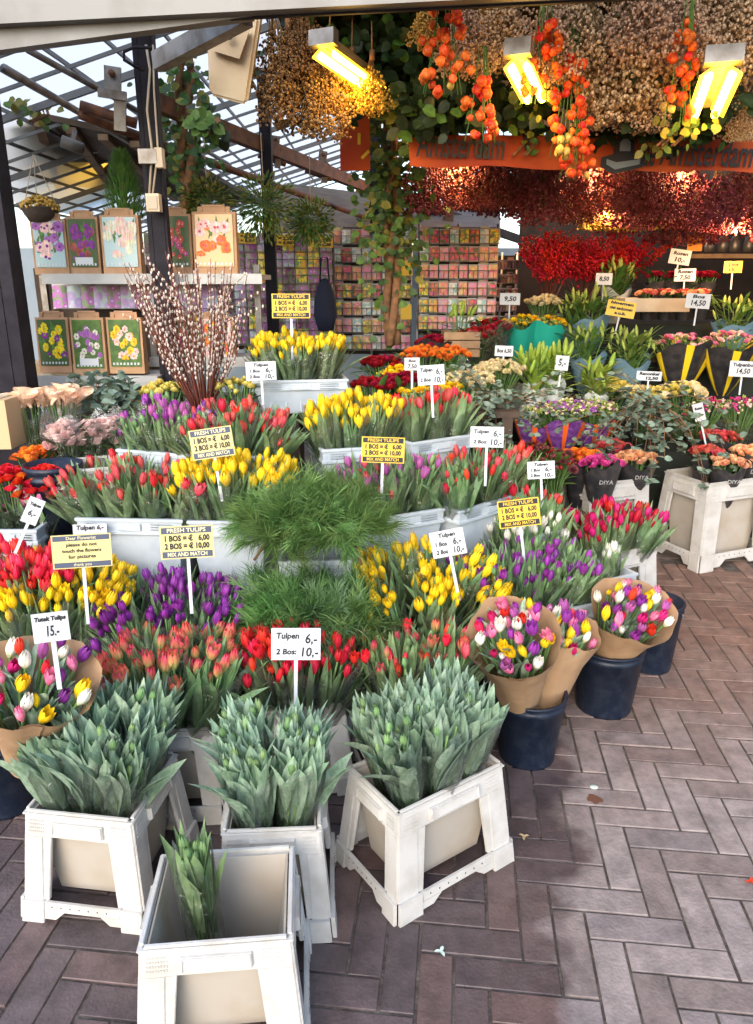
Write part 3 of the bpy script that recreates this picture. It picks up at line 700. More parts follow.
# ------------------------------------------------------------------ kraft paper bouquets in dark buckets
def bucket(px, py, r, h, label, group='dark blue buckets on the paving'):
    p = gr(px, py, 0)+Vector((0, r*.8, 0))
    t = thing('round_bucket', label, 'bucket', p, (0, 0, R.uniform(0, 6)), group)
    b = MB(); b.lathe([(r*.05, .004), (r*.78, .0), (r*.80, .01), (r*.97, h-.035), (r, h-.034), (r, h-.022), (r*.985, h-.02), (r*.985, h-.008), (r*1.035, h-.006), (r*1.035, h), (r*.96, h), (r*.78, .012), (.001, .012)], 40)
    ob('pail', b.mesh('pail', ['navy']), t)
    b = MB(); b.tube([(-r*1.04, 0, h-.02)]+[(r*1.07*math.cos(q), -r*1.0*math.sin(q), h-.03-.045*math.sin(q)) for q in [pi*(1-i/10) for i in range(11)]], .0022, 5); ob('handle', b.mesh('handle', ['steel']), t)
    return p
def kraft(foot, top, r, label, seed, nb=36):
    rr = random.Random(seed); ax = Vector(top)-Vector(foot); L_ = ax.length
    e = ax.to_track_quat('Z', 'Y')
    t = thing('paper_wrapped_bouquet', label, 'bouquet', foot, e.to_euler(), 'mixed tulip bouquets in kraft paper')
    # local direction which looks back at the camera
    loc = (e.inverted() @ (Vector((0, 0, H))-Vector(foot))); af = math.atan2(loc.y, loc.x)
    w = MB(); ph = rr.uniform(0, 6)
    def wf(u, v):
        a = af+pi+2*pi*1.06*(u-.5)*1.0+.0
        fr_ = .5-.5*math.cos(a-af+pi) if False else .5+.5*math.cos(a-af)      # 1 at the front
        zt = L_*(1.13-.15*fr_+.03*math.sin(3*a+ph)+.012*math.sin(11*a))
        q = .034+(r-.034)*v**1.0; q *= 1+.025*math.sin(5*a+ph+2*v)+.02*math.sin(9*a+4*v+ph)*v
        q += (u*.006)
        flare = .16*r*max(0, v-.75)*4*(.4+.6*abs(math.sin(a-af)))
        return ((q+flare)*math.cos(a), (q+flare)*math.sin(a), zt*v)
    w.grid(wf, 44, 12); ob('kraft_wrap', w.mesh('kraft_wrap', ['kraft']), t)
    b = MB(); cols = ['yellow', 'white', 'pink', 'purple', 'red', 'white', 'pink', 'lilac', 'yellow', 'purple', 'magenta']
    for i in range(nb):
        q = math.sqrt((i+.5)/nb)*.94; a = i*2.39996+rr.uniform(-.3, .3)
        x, y = r*q*math.cos(a), r*q*math.sin(a); fr_ = q*math.cos(a-af)
        z = L_*(1.13-.16*q*q-.07*fr_)+rr.uniform(-.018, .018)
        b.tube([(x*.15, y*.15, 0), (x, y, z)], .004, 4, 1, False)
        d = Vector((x/r*.45, y/r*.45, 1)).normalized(); ee = d.to_track_quat('Z', 'Y').to_euler()
        ob('bloom', rr.choice(BL[cols[(i+seed) % len(cols)]]), t, (x, y, z-.008), (ee.x, ee.y, rr.uniform(0, 6)), rr.uniform(.85, 1.12))
        for j in range(2):
            la = a+rr.uniform(-1.5, 1.5)
            b.leaf((x*.6, y*.6, z-.11), (math.cos(la)*.3, math.sin(la)*.3, 1), (-math.cos(la), -math.sin(la), .3), .13*rr.uniform(.8, 1.15), .026, rr.uniform(-.2, .4), .4, 0, 5, rr.uniform(-.8, .8))
    ob('foliage', b.mesh('foliage', ['leafg', 'stem']), t)
b1 = bucket(532, 772, .105, .225, 'dark blue bucket nearest the front with two paper bouquets')
b2 = bucket(611, 721, .115, .24, 'dark blue bucket in the middle holding one paper bouquet')
b3 = bucket(655, 676, .105, .27, 'empty looking dark blue bucket closest to the open paving')
kraft(b1+Vector((-.02, .015, .12)), at(514, 641, 1.84), .110, 'kraft paper bouquet leaning left in the nearest dark bucket', 1)
kraft(b1+Vector((.045, .05, .07)), at(561, 634, 2.03), .098, 'kraft paper bouquet upright between two others over dark buckets', 2)
kraft(b2+Vector((-.01, .03, .12)), at(632, 613, 2.16), .115, 'kraft paper bouquet leaning right over the middle dark bucket', 3)
kraft(at(26, 765, 1.53), at(36, 684, 1.47), .115, 'kraft paper bouquet of mixed tulips at the left edge with a 15 sign', 4, 24)
bucket(-4, 822, .10, .22, 'dark bucket at the left edge under the paper bouquet')

# ------------------------------------------------------------------ pine bunches
def pine_proto(seed, m, R_=.15, n=44, nn=46):
    rr = random.Random(seed); b = MB()
    for i in range(n):
        a = rr.uniform(0, 6.28); el = rr.uniform(-.45, 1.3); d = Vector((math.cos(a)*math.cos(el), math.sin(a)*math.cos(el), math.sin(el)*.9))
        ln = R_*rr.uniform(.55, 1.0); p = Vector((0, 0, 0)); q = p+d*ln
        b.tube([p, (p+q)/2+Vector((0, 0, .01)), q], [.003, .0025, .0015], 3, 1, False)
        for j in range(nn):
            t = rr.uniform(.25, 1.0); s_ = p.lerp(q, t)
            dd = (d*.9+Vector((rr.gauss(0, .42), rr.gauss(0, .42), rr.gauss(0, .36)))).normalized()
            l2 = rr.uniform(.05, .10); sd = dd.orthogonal().normalized()*.0013; mid = s_+dd*l2*.5; end = s_+dd*l2-Vector((0, 0, .02*rr.random()))
            b.add([s_-sd, s_+sd, mid+sd, mid-sd, end], [(0, 1, 2, 3), (3, 2, 4)], 0)
    return b.mesh('pine_needles', [m, 'stem'])
PN = [pine_proto(1, 'needle'), pine_proto(2, 'needle'), pine_proto(3, 'needle2')]
def pine_row(cx, cy, Y, n, dx, where, s=1.0):
    for k in range(n):
        for r_ in range(2):
            p = at(cx+(k-(n-1)/2)*dx, cy-r_*20+abs(k-1.5)*7, Y+r_*.14)
            t = thing('pine_bunch', f"{['front','rear'][r_]} {CN[3][k] if n==3 else CN[4][k]} pine bunch in the {where}", 'pine branches', p, (R.uniform(-.2, .2)+.15*(1-r_), R.uniform(-.2, .2)+(k-(n-1)/2)*.25, R.uniform(0, 6)), 'bunches of soft pine branches', s*R.uniform(.9, 1.1))
            ob('needles', R.choice(PN), t)
            b = MB(); b.tube([(0, 0, .03), (0, .01, -.09)], .005, 5); ob('stems', b.mesh('stems', ['bark']), t)
pine_row(311, 527, 2.08, 4, 28, 'upper pine tub', .88)
pine_row(313, 618, 1.96, 4, 29, 'lower pine tub', .88)
J1 = tub((278, 562), (352, 560), .56, .2, 'white tub of pine branches between yellow and lilac tulips', tall=.33)
J2 = tub((252, 664), (362, 661), .36, .24, 'cream tub of pine branches behind the bright red tulips', tall=.3)

# ------------------------------------------------------------------ signs
def sign(px, py, wp, hp, Y, style, label, group=None, stick=.10, tilt=0., yaw=None, lines=None, face='card', back=-.15):
    p = at(px, py, Y); dd = p.y*math.cos(PT)-(p.z-H)*math.sin(PT); k = dd/F
    w, h = wp*k, hp*k*1.03
    t = thing('price_sign', label, 'sign', p, (back, 0, 0), group)
    tilt += R.uniform(-.05, .05); t.rotation_euler = (Matrix.Rotation(yaw if yaw is not None else math.atan2(-p.x, p.y)*.6, 4, 'Z') @ Matrix.Rotation(back, 4, 'X') @ Matrix.Rotation(tilt, 4, 'Y')).to_euler()
    b = MB(); b.box((0, 0, 0), (w, .003, h)); ob('card', b.mesh('card', [face]), t)
    if stick:
        b = MB(); b.box((0, .006, -h/2-stick/2+.01), (.009, .004, stick+.02)); b.box((0, .0045, -h/2+.012), (.016, .005, .02)); ob('stick', b.mesh('stick', ['card']), t)
    def put(txt, x, z, size, m='ink', fit=None, bold=0.0, shear=0.0, yy=-.0022):
        me = text_mesh(txt, size, m, bold, shear=shear)
        o = ob('lettering', me, t, (x, yy, z), (pi/2, 0, 0))
        xs = [v.co.x for v in me.vertices]
        if fit and xs:
            s_ = fit/(max(xs)-min(xs)); o.scale = (s_, 1, 1)
    if style == 'fresh':
        b = MB(); bh = h*.19
        for z in (h/2-bh/2-h*.035, -h/2+bh/2+h*.035): b.box((0, -.0018, z), (w*.94, .0012, bh))
        ob('sign_band', b.mesh('band', ['slate' if face == 'paleyellowcard' else 'ink']), t)
        lc = 'pale ink' if face == 'paleyellowcard' else 'yellowcard'
        put('FRESH TULIPS', 0, h/2-bh/2-h*.035, h*.17, lc, w*.72, .0002, yy=-.003)
        put('1 BOS = \u20ac   6,00', 0, h*.12, h*.24, 'ink', w*.84, .0009)
        put('2 BOS = \u20ac 10,00', 0, -h*.12, h*.24, 'ink', w*.84, .0009)
        put('MIX AND MATCH', 0, -h/2+bh/2+h*.035, h*.17, lc, w*.74, .0002, yy=-.003)
    elif style == 'notice':
        b = MB(); bh = h*.15
        for z in (h/2-bh/2-h*.03, -h/2+bh/2+h*.03): b.box((0, -.0018, z), (w*.95, .0012, bh))
        ob('sign_band', b.mesh('band', ['slate']), t)
        put('Dear Flowerist', 0, h/2-bh/2-h*.03, h*.13, 'pale ink', w*.5, yy=-.003); put('thank you', 0, -h/2+bh/2+h*.03, h*.13, 'pale ink', w*.3, yy=-.003)
        for q, s_, z in (('please do not', .52, .20), ('touch the flowers', .66, .02), ('for pictures', .46, -.16)): put(s_ and q, 0, h*z, h*.15, 'ink', w*s_, .0003)
    else:
        for (q, x, z, sz, ft) in lines: put(q, x*w, z*h, sz*h, 'ink', ft*w, .0006 if Y < 3.2 else .0012, .12)
    return t
FR = 'yellow fresh tulip price signs'
TUL = [('Tulpen', -.17, .26, .26, .46), ('6,-', .30, .16, .42, .24), ('2 Bos:', -.20, -.24, .24, .42), ('10,-', .26, -.26, .40, .34)]
TUL3 = [('Tulpen', 0, .32, .22, .5), ('1 Bos', -.22, .0, .22, .34), ('6,-', .26, .03, .34, .24), ('2 Bos', -.22, -.30, .22, .34), ('10,-', .26, -.30, .32, .30)]
sign(212, 443, 42, 29, 2.28, 'fresh', 'faded yellow fresh tulips sign between red and purple tulips near the willow', FR, .14, -.08, face='paleyellowcard')
sign(187, 542, 52, 32, 1.92, 'fresh', 'faded yellow fresh tulips sign standing over the dark purple tulips', FR, .16, .03, face='paleyellowcard')
sign(383, 450, 43, 25, 2.34, 'fresh', 'yellow and black fresh tulips sign above the lilac tulips', FR, .10, .05, face='yellowcard')
sign(519, 513, 41, 27, 2.35, 'fresh', 'yellow and black fresh tulips sign over the purple budding tulips', FR, .13, -.11, face='yellowcard')
sign(291, 306, 38, 23, 3.05, 'fresh', 'shiny yellow tulip price sign behind the topmost yellow tulips', FR, .16, .02, face='yellowcard')
sign(82, 551, 56, 33, 1.88, 'notice', 'yellow notice asking not to touch the flowers on a white stick', None, .16, .04, face='paleyellowcard')
WS = 'white handwritten price cards'
sign(51, 627, 34, 29, 1.30, 'l', 'white card reading 15 above the left paper bouquet', WS, .10, .0, lines=[('Tutek Tulips', 0, .30, .20, .86), ('15.-', .02, -.14, .5, .34)])
sign(296, 644, 49, 32, 1.66, 'l', 'white card offering tulips for 6 above the bright red tulips', WS, .12, .0, lines=TUL)
sign(448, 543, 34, 26, 2.06, 'l', 'tilted white card standing among the middle yellow tulips', WS, .14, -.22, lines=TUL3)
sign(487, 437, 33, 20, 2.60, 'l', 'pale blue white card above the red half open tulips', WS, .14, -.05, lines=TUL)
sign(431, 375, 27, 19, 2.75, 'l', 'white price card above the salmon red tulips', WS, .12, -.05, lines=TUL)
sign(541, 470, 27, 17, 2.70, 'l', 'small white card beside the burgundy sedum', WS, .12, -.04, lines=TUL3)
sign(261, 371, 30, 18, 2.90, 'l', 'white price card hung on the topmost tub', WS, .12, -.05, lines=TUL3)
sign(33, 511, 15, 26, 2.1, 'l', 'leaning white card above the vivid red tulips', WS, .12, .45, lines=[('Tulpen', 0, .25, .16, .7), ('6,-', 0, -.1, .3, .5)])
sign(90, 530, 32, 12, 2.26, 'l', 'low white card half hidden behind the yellow notice', WS, 0, .0, lines=[('Tulpen 6,-', 0, .2, .5, .8)])
sign(412, 364, 15, 12, 3.15, 'l', 'little white card between dark red chrysanthemums', WS, .1, .0, lines=[('Bos', 0, .25, .3, .5), ('7,50', 0, -.2, .45, .6)])
sign(504, 351, 18, 10, 4.0, 'l', 'little white card over the cream chrysanthemums', WS, .1, .0, lines=[('Bos 6,50', 0, 0, .5, .8)])
sign(562, 363, 13, 14, 3.95, 'l', 'little white card leaning on the lime lilies', WS, .1, .12, lines=[('5,-', 0, 0, .6, .6)])
sign(649, 376, 24, 9, 4.15, 'l', 'white card above the pale yellow carnations', WS, .1, .0, lines=[('Ranonkel', 0, .22, .42, .8), ('12,50', .1, -.25, .42, .5)])
sign(743, 369, 25, 15, 4.2, 'l', 'white card reading 14,50 at the right edge', WS, .1, .0, lines=[('Tulpenbol', 0, .25, .3, .8), ('14,50', 0, -.15, .45, .5)])
sign(699, 412, 10, 17, 3.9, 'l', 'narrow leaning white card on a stick above coral roses', WS, .14, -.3, lines=[('Rozen', 0, .2, .2, .7), ('10,-', 0, -.15, .25, .6)])
sign(510, 299, 20, 11, 4.8, 'l', 'white card beneath the red berry branches', WS, .1, .0, lines=[('9,50', 0, 0, .55, .6)])
sign(680, 257, 20, 14, 5.1, 'l', 'tilted white card topmost beside the orange card', WS, .1, .15, lines=[('Rozen', 0, .22, .3, .7), ('10,-', 0, -.2, .4, .5)])
sign(685, 275, 20, 12, 4.95, 'l', 'white card above the dark red roses on the tray', WS, .1, .0, lines=[('Rozen', 0, .25, .35, .7), ('7,50', 0, -.2, .45, .5)])
sign(698, 301, 23, 14, 4.55, 'l', 'white card reading 14,50 in front of orange roses', WS, .1, .06, lines=[('Bos', 0, .28, .3, .5), ('14,50', 0, -.15, .5, .6)])
sign(604, 279, 16, 11, 4.9, 'l', 'small white card beside the upper lily greens', WS, .1, .0, lines=[('8,50', 0, 0, .5, .6)])
sign(621, 309, 28, 15, 4.55, 'l', 'yellow card with a black header in front of the lily greens', None, .1, .12, face='yellowcard', lines=[('bloemen', 0, .34, .24, .8), ('niet aankomen', 0, .02, .26, .8), ('a.u.b.', 0, -.28, .26, .4)])
sign(733, 267, 17, 11, 4.9, 'l', 'orange yellow card near the right edge over green stems', None, .1, .0, face='yellowcard', lines=[('2 bos', 0, .2, .35, .6), ('15,-', 0, -.22, .4, .5)])
sign(695, 243, 14, 15, 5.3, 'l', 'plain orange card hanging at the back', None, 0, 0, face='orangecard', lines=[])

# ------------------------------------------------------------------ left side flowers
RS = {k: rose(m) for k, m in dict(fire='fire', blush='blush', orange='orange', peach='peach', coral='coral', hotpink='hotpink', dkred='dkred', pink='pink', cream='cream', paleyel='paleyel', ilex='ilex').items()}
MU = {k: mum(k) for k in ('dkred', 'cream', 'paleyel', 'orange', 'yellow', 'sedum', 'rust')}
TH = {k: tinyhead(k) for k in ('greenbud', 'cream', 'yellow', 'mauve', 'dkred', 'sedum', 'pink', 'hotpink', 'magenta', 'blush', 'golden')}
CA = calla('calla'); LB = lilybud('lime'); LG = lilybud('greenbud', .07, .010)
def foot(px, py, Y, ht): p = at(px, py, Y); return p-Vector((0, 0, ht))
flowers('rose_bunch', 'red and yellow fire roses in the dark round bucket at left', 'rose bunch', foot(47, 476, 2.45, .33), [RS['fire'], RS['ilex'], RS['ilex']], 34, .085, .35, .85, dome=.75, wrap='film', group='rose bunches')
flowers('rose_bunch', 'fiery red roses at the left edge beside the dark bucket', 'rose bunch', foot(10, 476, 2.42, .33), [RS['fire'], RS['ilex'], RS['ilex']], 34, .085, .35, .85, dome=.75, wrap='film', group='rose bunches')
flowers('rose_bunch', 'plain orange roses behind the fire roses', 'rose bunch', foot(36, 452, 2.62, .3), RS['orange'], 16, .07, .3, 1.0, wrap='film', group='rose bunches')
pb = at(56, 540, 2.42)
def bucket_at(p, r, h, label):
    t = thing('round_bucket', label, 'bucket', p, (0, 0, 0), 'dark blue buckets on the stand')
    b = MB(); b.lathe([(r*.05, .004), (r*.8, 0), (r*.97, h-.05), (r, h-.05), (r, h-.04), (r*.98, h-.038), (r*.98, h-.02), (r*1.03, h-.018), (r*1.03, h), (r*.96, h), (r*.78, .012), (.001, .012)], 32)
    ob('pail', b.mesh('pail', ['navy']), t)
bucket_at((pb.x, 2.47, pb.z), .095, .26, 'dark blue bucket of fire roses left of the pinkish red tulips')
PR = tub((78, 470), (132, 465), .79, .2, 'cream tub of pale pink roses', tall=.2, m='plastic')
for i, (px, Y, lb) in enumerate(((64, 2.66, 'pale pink rose bunch on the left of its cream tub'), (90, 2.7, 'pale pink rose bunch in the middle of its cream tub'), (112, 2.74, 'pale pink rose bunch on the right of its cream tub'))):
    flowers('rose_bunch', lb, 'rose bunch', foot(px, 432-i*2, Y, .26), RS['blush'], 22, .072, .28, 1.05, dome=.8, wrap='film', leaf='dleaf', nleaf=34, group='rose bunches', wtop=1.05)
for i, (px, py, lb) in enumerate(((32, 405, 'peach calla lilies at the left edge beside the black post'), (62, 402, 'peach calla lilies right of the first calla bunch'))):
    flowers('calla_bunch', lb, 'calla bunch', foot(px, py, 2.85, .36), CA, 16, .06, .36, .72, wrap='film', leaf='stem', nleaf=2, dome=.1, group='calla lily bunches', wtop=.95, tilt=.9)
def eucalyptus(px, py, Y, n, ln, spread, label, droop=.0, seed=1, s=1.0):
    p = at(px, py, Y); t = thing('eucalyptus_bunch', label, 'eucalyptus', p, (0, 0, 0), 'eucalyptus bunches')
    rr = random.Random(seed)
    for i in range(n):
        a = rr.uniform(0, 6.28); el = rr.uniform(.2, 1.3); d = Vector((math.cos(a)*math.cos(el)*spread, math.sin(a)*math.cos(el)*spread-.2*(droop > 0), math.sin(el)))
        if droop: d.z = rr.uniform(-.2, .6)
        b = MB(); pts = [Vector((rr.uniform(-.03, .03), rr.uniform(-.03, .03), 0))]; dd = d.normalized()
        for k in range(7):
            dd = (dd+Vector((rr.uniform(-.12, .12), rr.uniform(-.12, .12), -droop*.28))).normalized(); pts.append(pts[-1]+dd*ln/7*rr.uniform(.85, 1.1))
        b.tube(pts, [.003-.0003*k for k in range(8)], 4, 1, False)
        for k in range(1, 8):
            for sgn in (0, 1, 2):
                q = rr.uniform(0, 6.28); nv = Vector((math.cos(q), math.sin(q), rr.uniform(-.3, .8)))
                b.leaf(pts[k], nv, (rr.uniform(-1, 1), rr.uniform(-1, 1), 1), rr.uniform(.026, .04)*s, rr.uniform(.022, .034)*s, .2, .15, 0, 3)
        ob('sprig', b.mesh('sprig', ['euc', 'bark']), t)
eucalyptus(98, 432, 2.98, 16, .24, .7, 'silvery eucalyptus behind the pale pink roses', seed=3, s=1.15)
eucalyptus(125, 425, 3.0, 10, .2, .6, 'silvery eucalyptus at the foot of the paper bag shelf', seed=4, s=1.1)
eucalyptus(650, 402, 3.78, 26, .55, 1.0, 'long trailing eucalyptus hanging between the rose crates', droop=.9, seed=5, s=1.1)
eucalyptus(625, 415, 3.72, 14, .35, .9, 'short eucalyptus bunch behind the orange roses', droop=.5, seed=6)
eucalyptus(490, 405, 3.2, 20, .26, .8, 'olive green foliage bunch below the cream chrysanthemums', droop=.25, seed=8, s=.8)
eucalyptus(520, 400, 3.3, 14, .3, .8, 'olive foliage bunch left of the purple sleeves', droop=.35, seed=9, s=.8)
for i, (px, py, lb) in enumerate(((164, 388, 'pale yellow chrysanthemums left of the pussy willow'), (238, 385, 'pale yellow chrysanthemums right of the pussy willow'))):
    flowers('chrysanthemum_bunch', lb, 'chrysanthemums', foot(px, py, 3.0, .25), MU['paleyel'], 26, .10, .26, 1.0, wrap='film', group='chrysanthemum bunches')

# pussy willow
def willow():
    p = at(203, 415, 2.98); t = thing('pussy_willow_bundle', 'tall bundle of brown pussy willow twigs with silvery catkins', 'pussy willow', p)
    rr = random.Random(5)
    for i in range(82):
        a = rr.uniform(0, 6.28); q = math.sqrt(rr.random()); sp = .215*q
        x, y = .045*q*math.cos(a), .045*q*math.sin(a)
        top = Vector((sp*math.cos(a)*1.15-.03, sp*math.sin(a)*.7, rr.uniform(.48, .70)-.12*q))
        mid = Vector((x*1.6+top.x*.32, y*1.6+top.y*.3, top.z*.5))
        b = MB(); b.tube([(x, y, -.15), (x*1.2, y*1.2, .06), mid, top], [.0032, .003, .0024, .0013], 4, 0, False)
        n = rr.randint(11, 16)
        for k in range(n):
            tt = .30+.7*k/n
            c = mid.lerp(top, (tt-.5)*2) if tt > .5 else Vector((x*1.2, y*1.2, .06)).lerp(mid, tt*2)
            q_ = rr.uniform(0, 6.28)
            off = Vector((math.cos(q_), math.sin(q_), .6))*.006
            b.ball(c+off, .0044, 1, 1.7, 5, 4)
        ob('willow_branch', b.mesh('willow_branch', ['twig', 'catkin']), t)
    for i in range(16):   # a few side twigs
        a = rr.uniform(0, 6.28); z0 = rr.uniform(.25, .45); d = Vector((math.cos(a), math.sin(a)*.5, rr.uniform(.3, .9)))
        s0 = Vector((math.cos(a)*.07, math.sin(a)*.05, z0)); e_ = s0+d*rr.uniform(.16, .26)
        b = MB(); b.tube([s0, (s0+e_)/2+Vector((0, 0, .01)), e_], [.002, .0016, .0008], 3, 0, False)
        for k in range(8): b.ball(s0.lerp(e_, (k+1)/8)+Vector((0, 0, .005)), .0045, 1, 1.6, 5, 4)
        ob('willow_branch', b.mesh('willow_branch', ['twig', 'catkin']), t)
willow()

# ------------------------------------------------------------------ right side: crates, roses, mixed bunches
RC = crate((592, 485), (650, 479), .45, .28, 'tall cream crate of wrapped roses behind the crimson tulips', tall=.45, group='tall crates at the right')
FC = crate((709, 485), (772, 477), .45, .30, 'tall cream crate of wrapped roses standing alone at the right edge', tall=.45, group='tall crates at the right')
def sleeve_text(t, rad, z, txt='DIYA', size=.03):
    ob('lettering', text_mesh(txt, size, 'grey', .0), t, (0, -rad, z), (pi/2+.2, 0, 0))
GR = 'rose bunches in dark sleeves'
for px, py, Y, k, n, r_, lb in ((580, 455, 3.62, 'orange', 18, .085, 'yellow orange rose bunch at the left of the tall crate'), (602, 462, 3.52, 'hotpink', 22, .085, 'magenta rose bunch at the front of the tall crate'),
                                (636, 457, 3.66, 'peach', 22, .10, 'salmon orange rose bunch at the right of the tall crate'), (612, 446, 3.85, 'coral', 18, .09, 'coral rose bunch at the back of the tall crate'),
                                (707, 452, 3.72, 'coral', 14, .07, 'coral rose bunch at the left of the edge crate'), (728, 462, 3.62, 'peach', 14, .085, 'apricot rose bunch in front of the edge crate'),
                                (750, 452, 3.7, 'peach', 16, .09, 'peach rose bunch at the right of the edge crate'), (720, 436, 3.95, 'coral', 18, .10, 'flat pink rose bunch at the back of the edge crate')):
    t, _ = flowers('rose_bunch', lb, 'rose bunch', foot(px, py, Y, .27), [RS[k], RS['orange' if k == 'orange' else k]], n, r_, .28, 1.05, wrap='darkwrap', group=GR, wtop=.93, dome=.22, nleaf=10)
    if k in ('hotpink', 'peach'): sleeve_text(t, r_*1.1, .19)
# mixed bunches in purple sleeves
for i, (px, Y, lb) in enumerate(((535, 4.0, 'green budded bunch in purple sleeve, left of three'), (565, 3.95, 'green budded bunch in purple sleeve, middle of three'), (595, 4.0, 'green budded bunch in purple sleeve, right of three'))):
    flowers('limonium_bunch', lb, 'mixed bunch', foot(px, 404, Y, .28), [TH['greenbud'], TH['cream'], TH['greenbud'], TH['mauve']], 120, .12, .30, 1.5, wrap='purplewrap', stripe='orangewrap', wtop=.64, group='bunches in purple sleeves', leaf='mleaf', nleaf=24, leafl=.05, leafw=.015, high=.03, headname='floret')
# sedum
for i, (px, py, lb) in enumerate(((512, 452, 'burgundy sedum bunch on the left'), (535, 446, 'burgundy sedum bunch in the middle'), (556, 455, 'burgundy sedum bunch beside the roses'))):
    flowers('sedum_bunch', lb, 'sedum bunch', foot(px, py, 3.35, .26), [TH['sedum'], TH['dkred'], MU['sedum']], 40, .09, .27, 1.3, leaf='mleaf', nleaf=34, leafl=.07, group='burgundy sedum bunches', headname='floret', high=.05)
# carnations
for i, (px, py, lb) in enumerate(((612, 388, 'pale yellow carnation bunch on the left'), (645, 394, 'pale yellow carnation bunch in the middle'), (683, 390, 'pale yellow carnation bunch on the right'))):
    flowers('carnation_bunch', lb, 'carnation bunch', foot(px, py, 4.2, .28), [MU['paleyel'], RS['paleyel'], RS['cream'], MU['paleyel']], 34, .12, .30, 1.35, leaf='mleaf', wrap='film', group='pale yellow carnation bunches', nleaf=20)
# alstroemeria, right edge
for i, (px, py, Y, lb) in enumerate(((706, 396, 4.15, 'magenta and cream alstroemeria bunch left of the edge one'), (742, 396, 4.1, 'magenta and cream alstroemeria bunch at the right edge'))):
    flowers('alstroemeria_bunch', lb, 'alstroemeria', foot(px, py, Y, .34), [TH['hotpink'], TH['magenta'], TH['greenbud'], TH['blush'], TH['cream']], 60, .13, .34, 1.3, leaf='mleaf', nleaf=40, leafl=.06, leafw=.014, wrap='film', group='alstroemeria bunches', high=.06, headname='floret')
for i, (px, py, Y, lb) in enumerate(((684, 336, 4.5, 'pink and green rose bouquet in striped sleeve, left'), (730, 334, 4.45, 'pink and green rose bouquet in striped sleeve, right'))):
    flowers('spray_rose_bunch', lb, 'rose bunch', foot(px, py, Y, .36), [RS['pink'], RS['blush'], TH['greenbud'], TH['cream'], TH['greenbud'], RS['pink']], 62, .17, .36, .85, leaf='mleaf', nleaf=26, wrap='darkwrap', stripe='yellowwrap', wtop=.86, group='spray rose bouquets', dome=.3)
# lilies in paper
def lily(px, py, Y, rad, label, heads='g', wrap='bluepaper', n=14, ht=.40, wtop=.6, leaf='mleaf'):
    flowers('lily_bunch', label, 'lily bunch', foot(px, py, Y, ht), [LB if heads == 'l' else LG], n, rad, ht, 1.0 if heads == 'g' else 1.25, leaf=leaf, nleaf=90, leafl=.11, leafw=.026, wrap=wrap, wtop=wtop, group='budding lily bunches in paper', headname='lily_bud', tilt=.45, high=.08, wr=1.0)
lily(535, 356, 4.0, .085, 'lime green lily buds in grey paper beside the cream flowers', 'l', 'greypaper', 14, .34, .55, 'lime')
lily(556, 352, 4.05, .075, 'lime green lily buds right of the first lime bunch', 'l', 'greypaper', 12, .34, .55, 'lime')
lily(598, 366, 4.1, .085, 'lime green lily buds left of the yellow carnations', 'l', 'greypaper', 12, .30, .5, 'lime')
lily(590, 328, 4.5, .13, 'leafy lily bunch in blue paper beside the teal sleeves')
lily(632, 332, 4.45, .14, 'leafy lily bunch in blue paper in front of orange roses')
lily(592, 292, 4.85, .14, 'leafy lily bunch under the red berries')
lily(618, 264, 5.2, .12, 'highest lily bunch in pale grey paper', 'g', 'greypaper')
lily(575, 300, 4.9, .10, 'leafy lily bunch left of the small white card')
lily(738, 298, 4.8, .16, 'leafy lily bunch in blue paper at the right edge')
# yellow flowers in teal sleeves
for px, lb in ((521, 'small yellow chrysanthemums in teal sleeve, left'), (546, 'small yellow chrysanthemums in teal sleeve, right')):
    flowers('chrysanthemum_bunch', lb, 'chrysanthemums', foot(px, 320, 4.6, .26), [TH['yellow'], MU['yellow'], TH['greenbud']], 40, .11, .27, 1.2, wrap='teal', wtop=.85, group='yellow flowers in teal sleeves', leaf='mleaf')
# cream and orange mums, middle back
for i, (px, py, Y, k, rad, lb) in enumerate(((470, 376, 3.7, 'cream', .13, 'cream chrysanthemums in front of the orange ones'), (500, 366, 3.9, 'cream', .13, 'cream chrysanthemums beside the lime lilies'), (545, 300, 5.0, 'cream', .12, 'cream chrysanthemums above the teal sleeves'),
                                              (425, 352, 3.9, 'orange', .12, 'orange chrysanthemums left of the wooden box'), (450, 352, 3.9, 'orange', .10, 'orange chrysanthemums behind the cream ones'),
                                              (382, 362, 3.5, 'dkred', .10, 'dark red chrysanthemums right of the topmost yellow tulips'), (403, 378, 3.3, 'dkred', .10, 'dark red chrysanthemums behind the salmon tulips'), (372, 384, 3.2, 'dkred', .09, 'dark red chrysanthemums lowest of the three'),
                                              (420, 392, 3.15, 'yellow', .08, 'small yellow flowers behind the salmon tulips'), (395, 372, 3.4, 'yellow', .07, 'small yellow flowers between dark red chrysanthemums'), (445, 388, 3.2, 'yellow', .07, 'small yellow flowers beside a white price card'))):
    flowers('chrysanthemum_bunch', lb, 'chrysanthemums', foot(px, py, Y, .26), [MU[k]] if k != 'yellow' else [TH['yellow'], TH['greenbud'], MU['yellow']], 66 if k == 'cream' else 40, rad, .27, 1.15, wrap='film', group='chrysanthemum bunches', leaf='mleaf')
flowers('rose_bunch', 'dark red roses in a black sleeve below the vine pillar', 'rose bunch', foot(437, 338, 4.3, .2), RS['dkred'], 30, .12, .2, 1.0, wrap='darkwrap', wtop=.9, group=GR)
flowers('rose_bunch', 'dark red flowers in clear film beside the teal sleeves', 'rose bunch', foot(492, 322, 4.5, .28), [RS['dkred'], MU['dkred']], 30, .12, .28, 1.0, wrap='film', wtop=.95, group='dark red bunches')
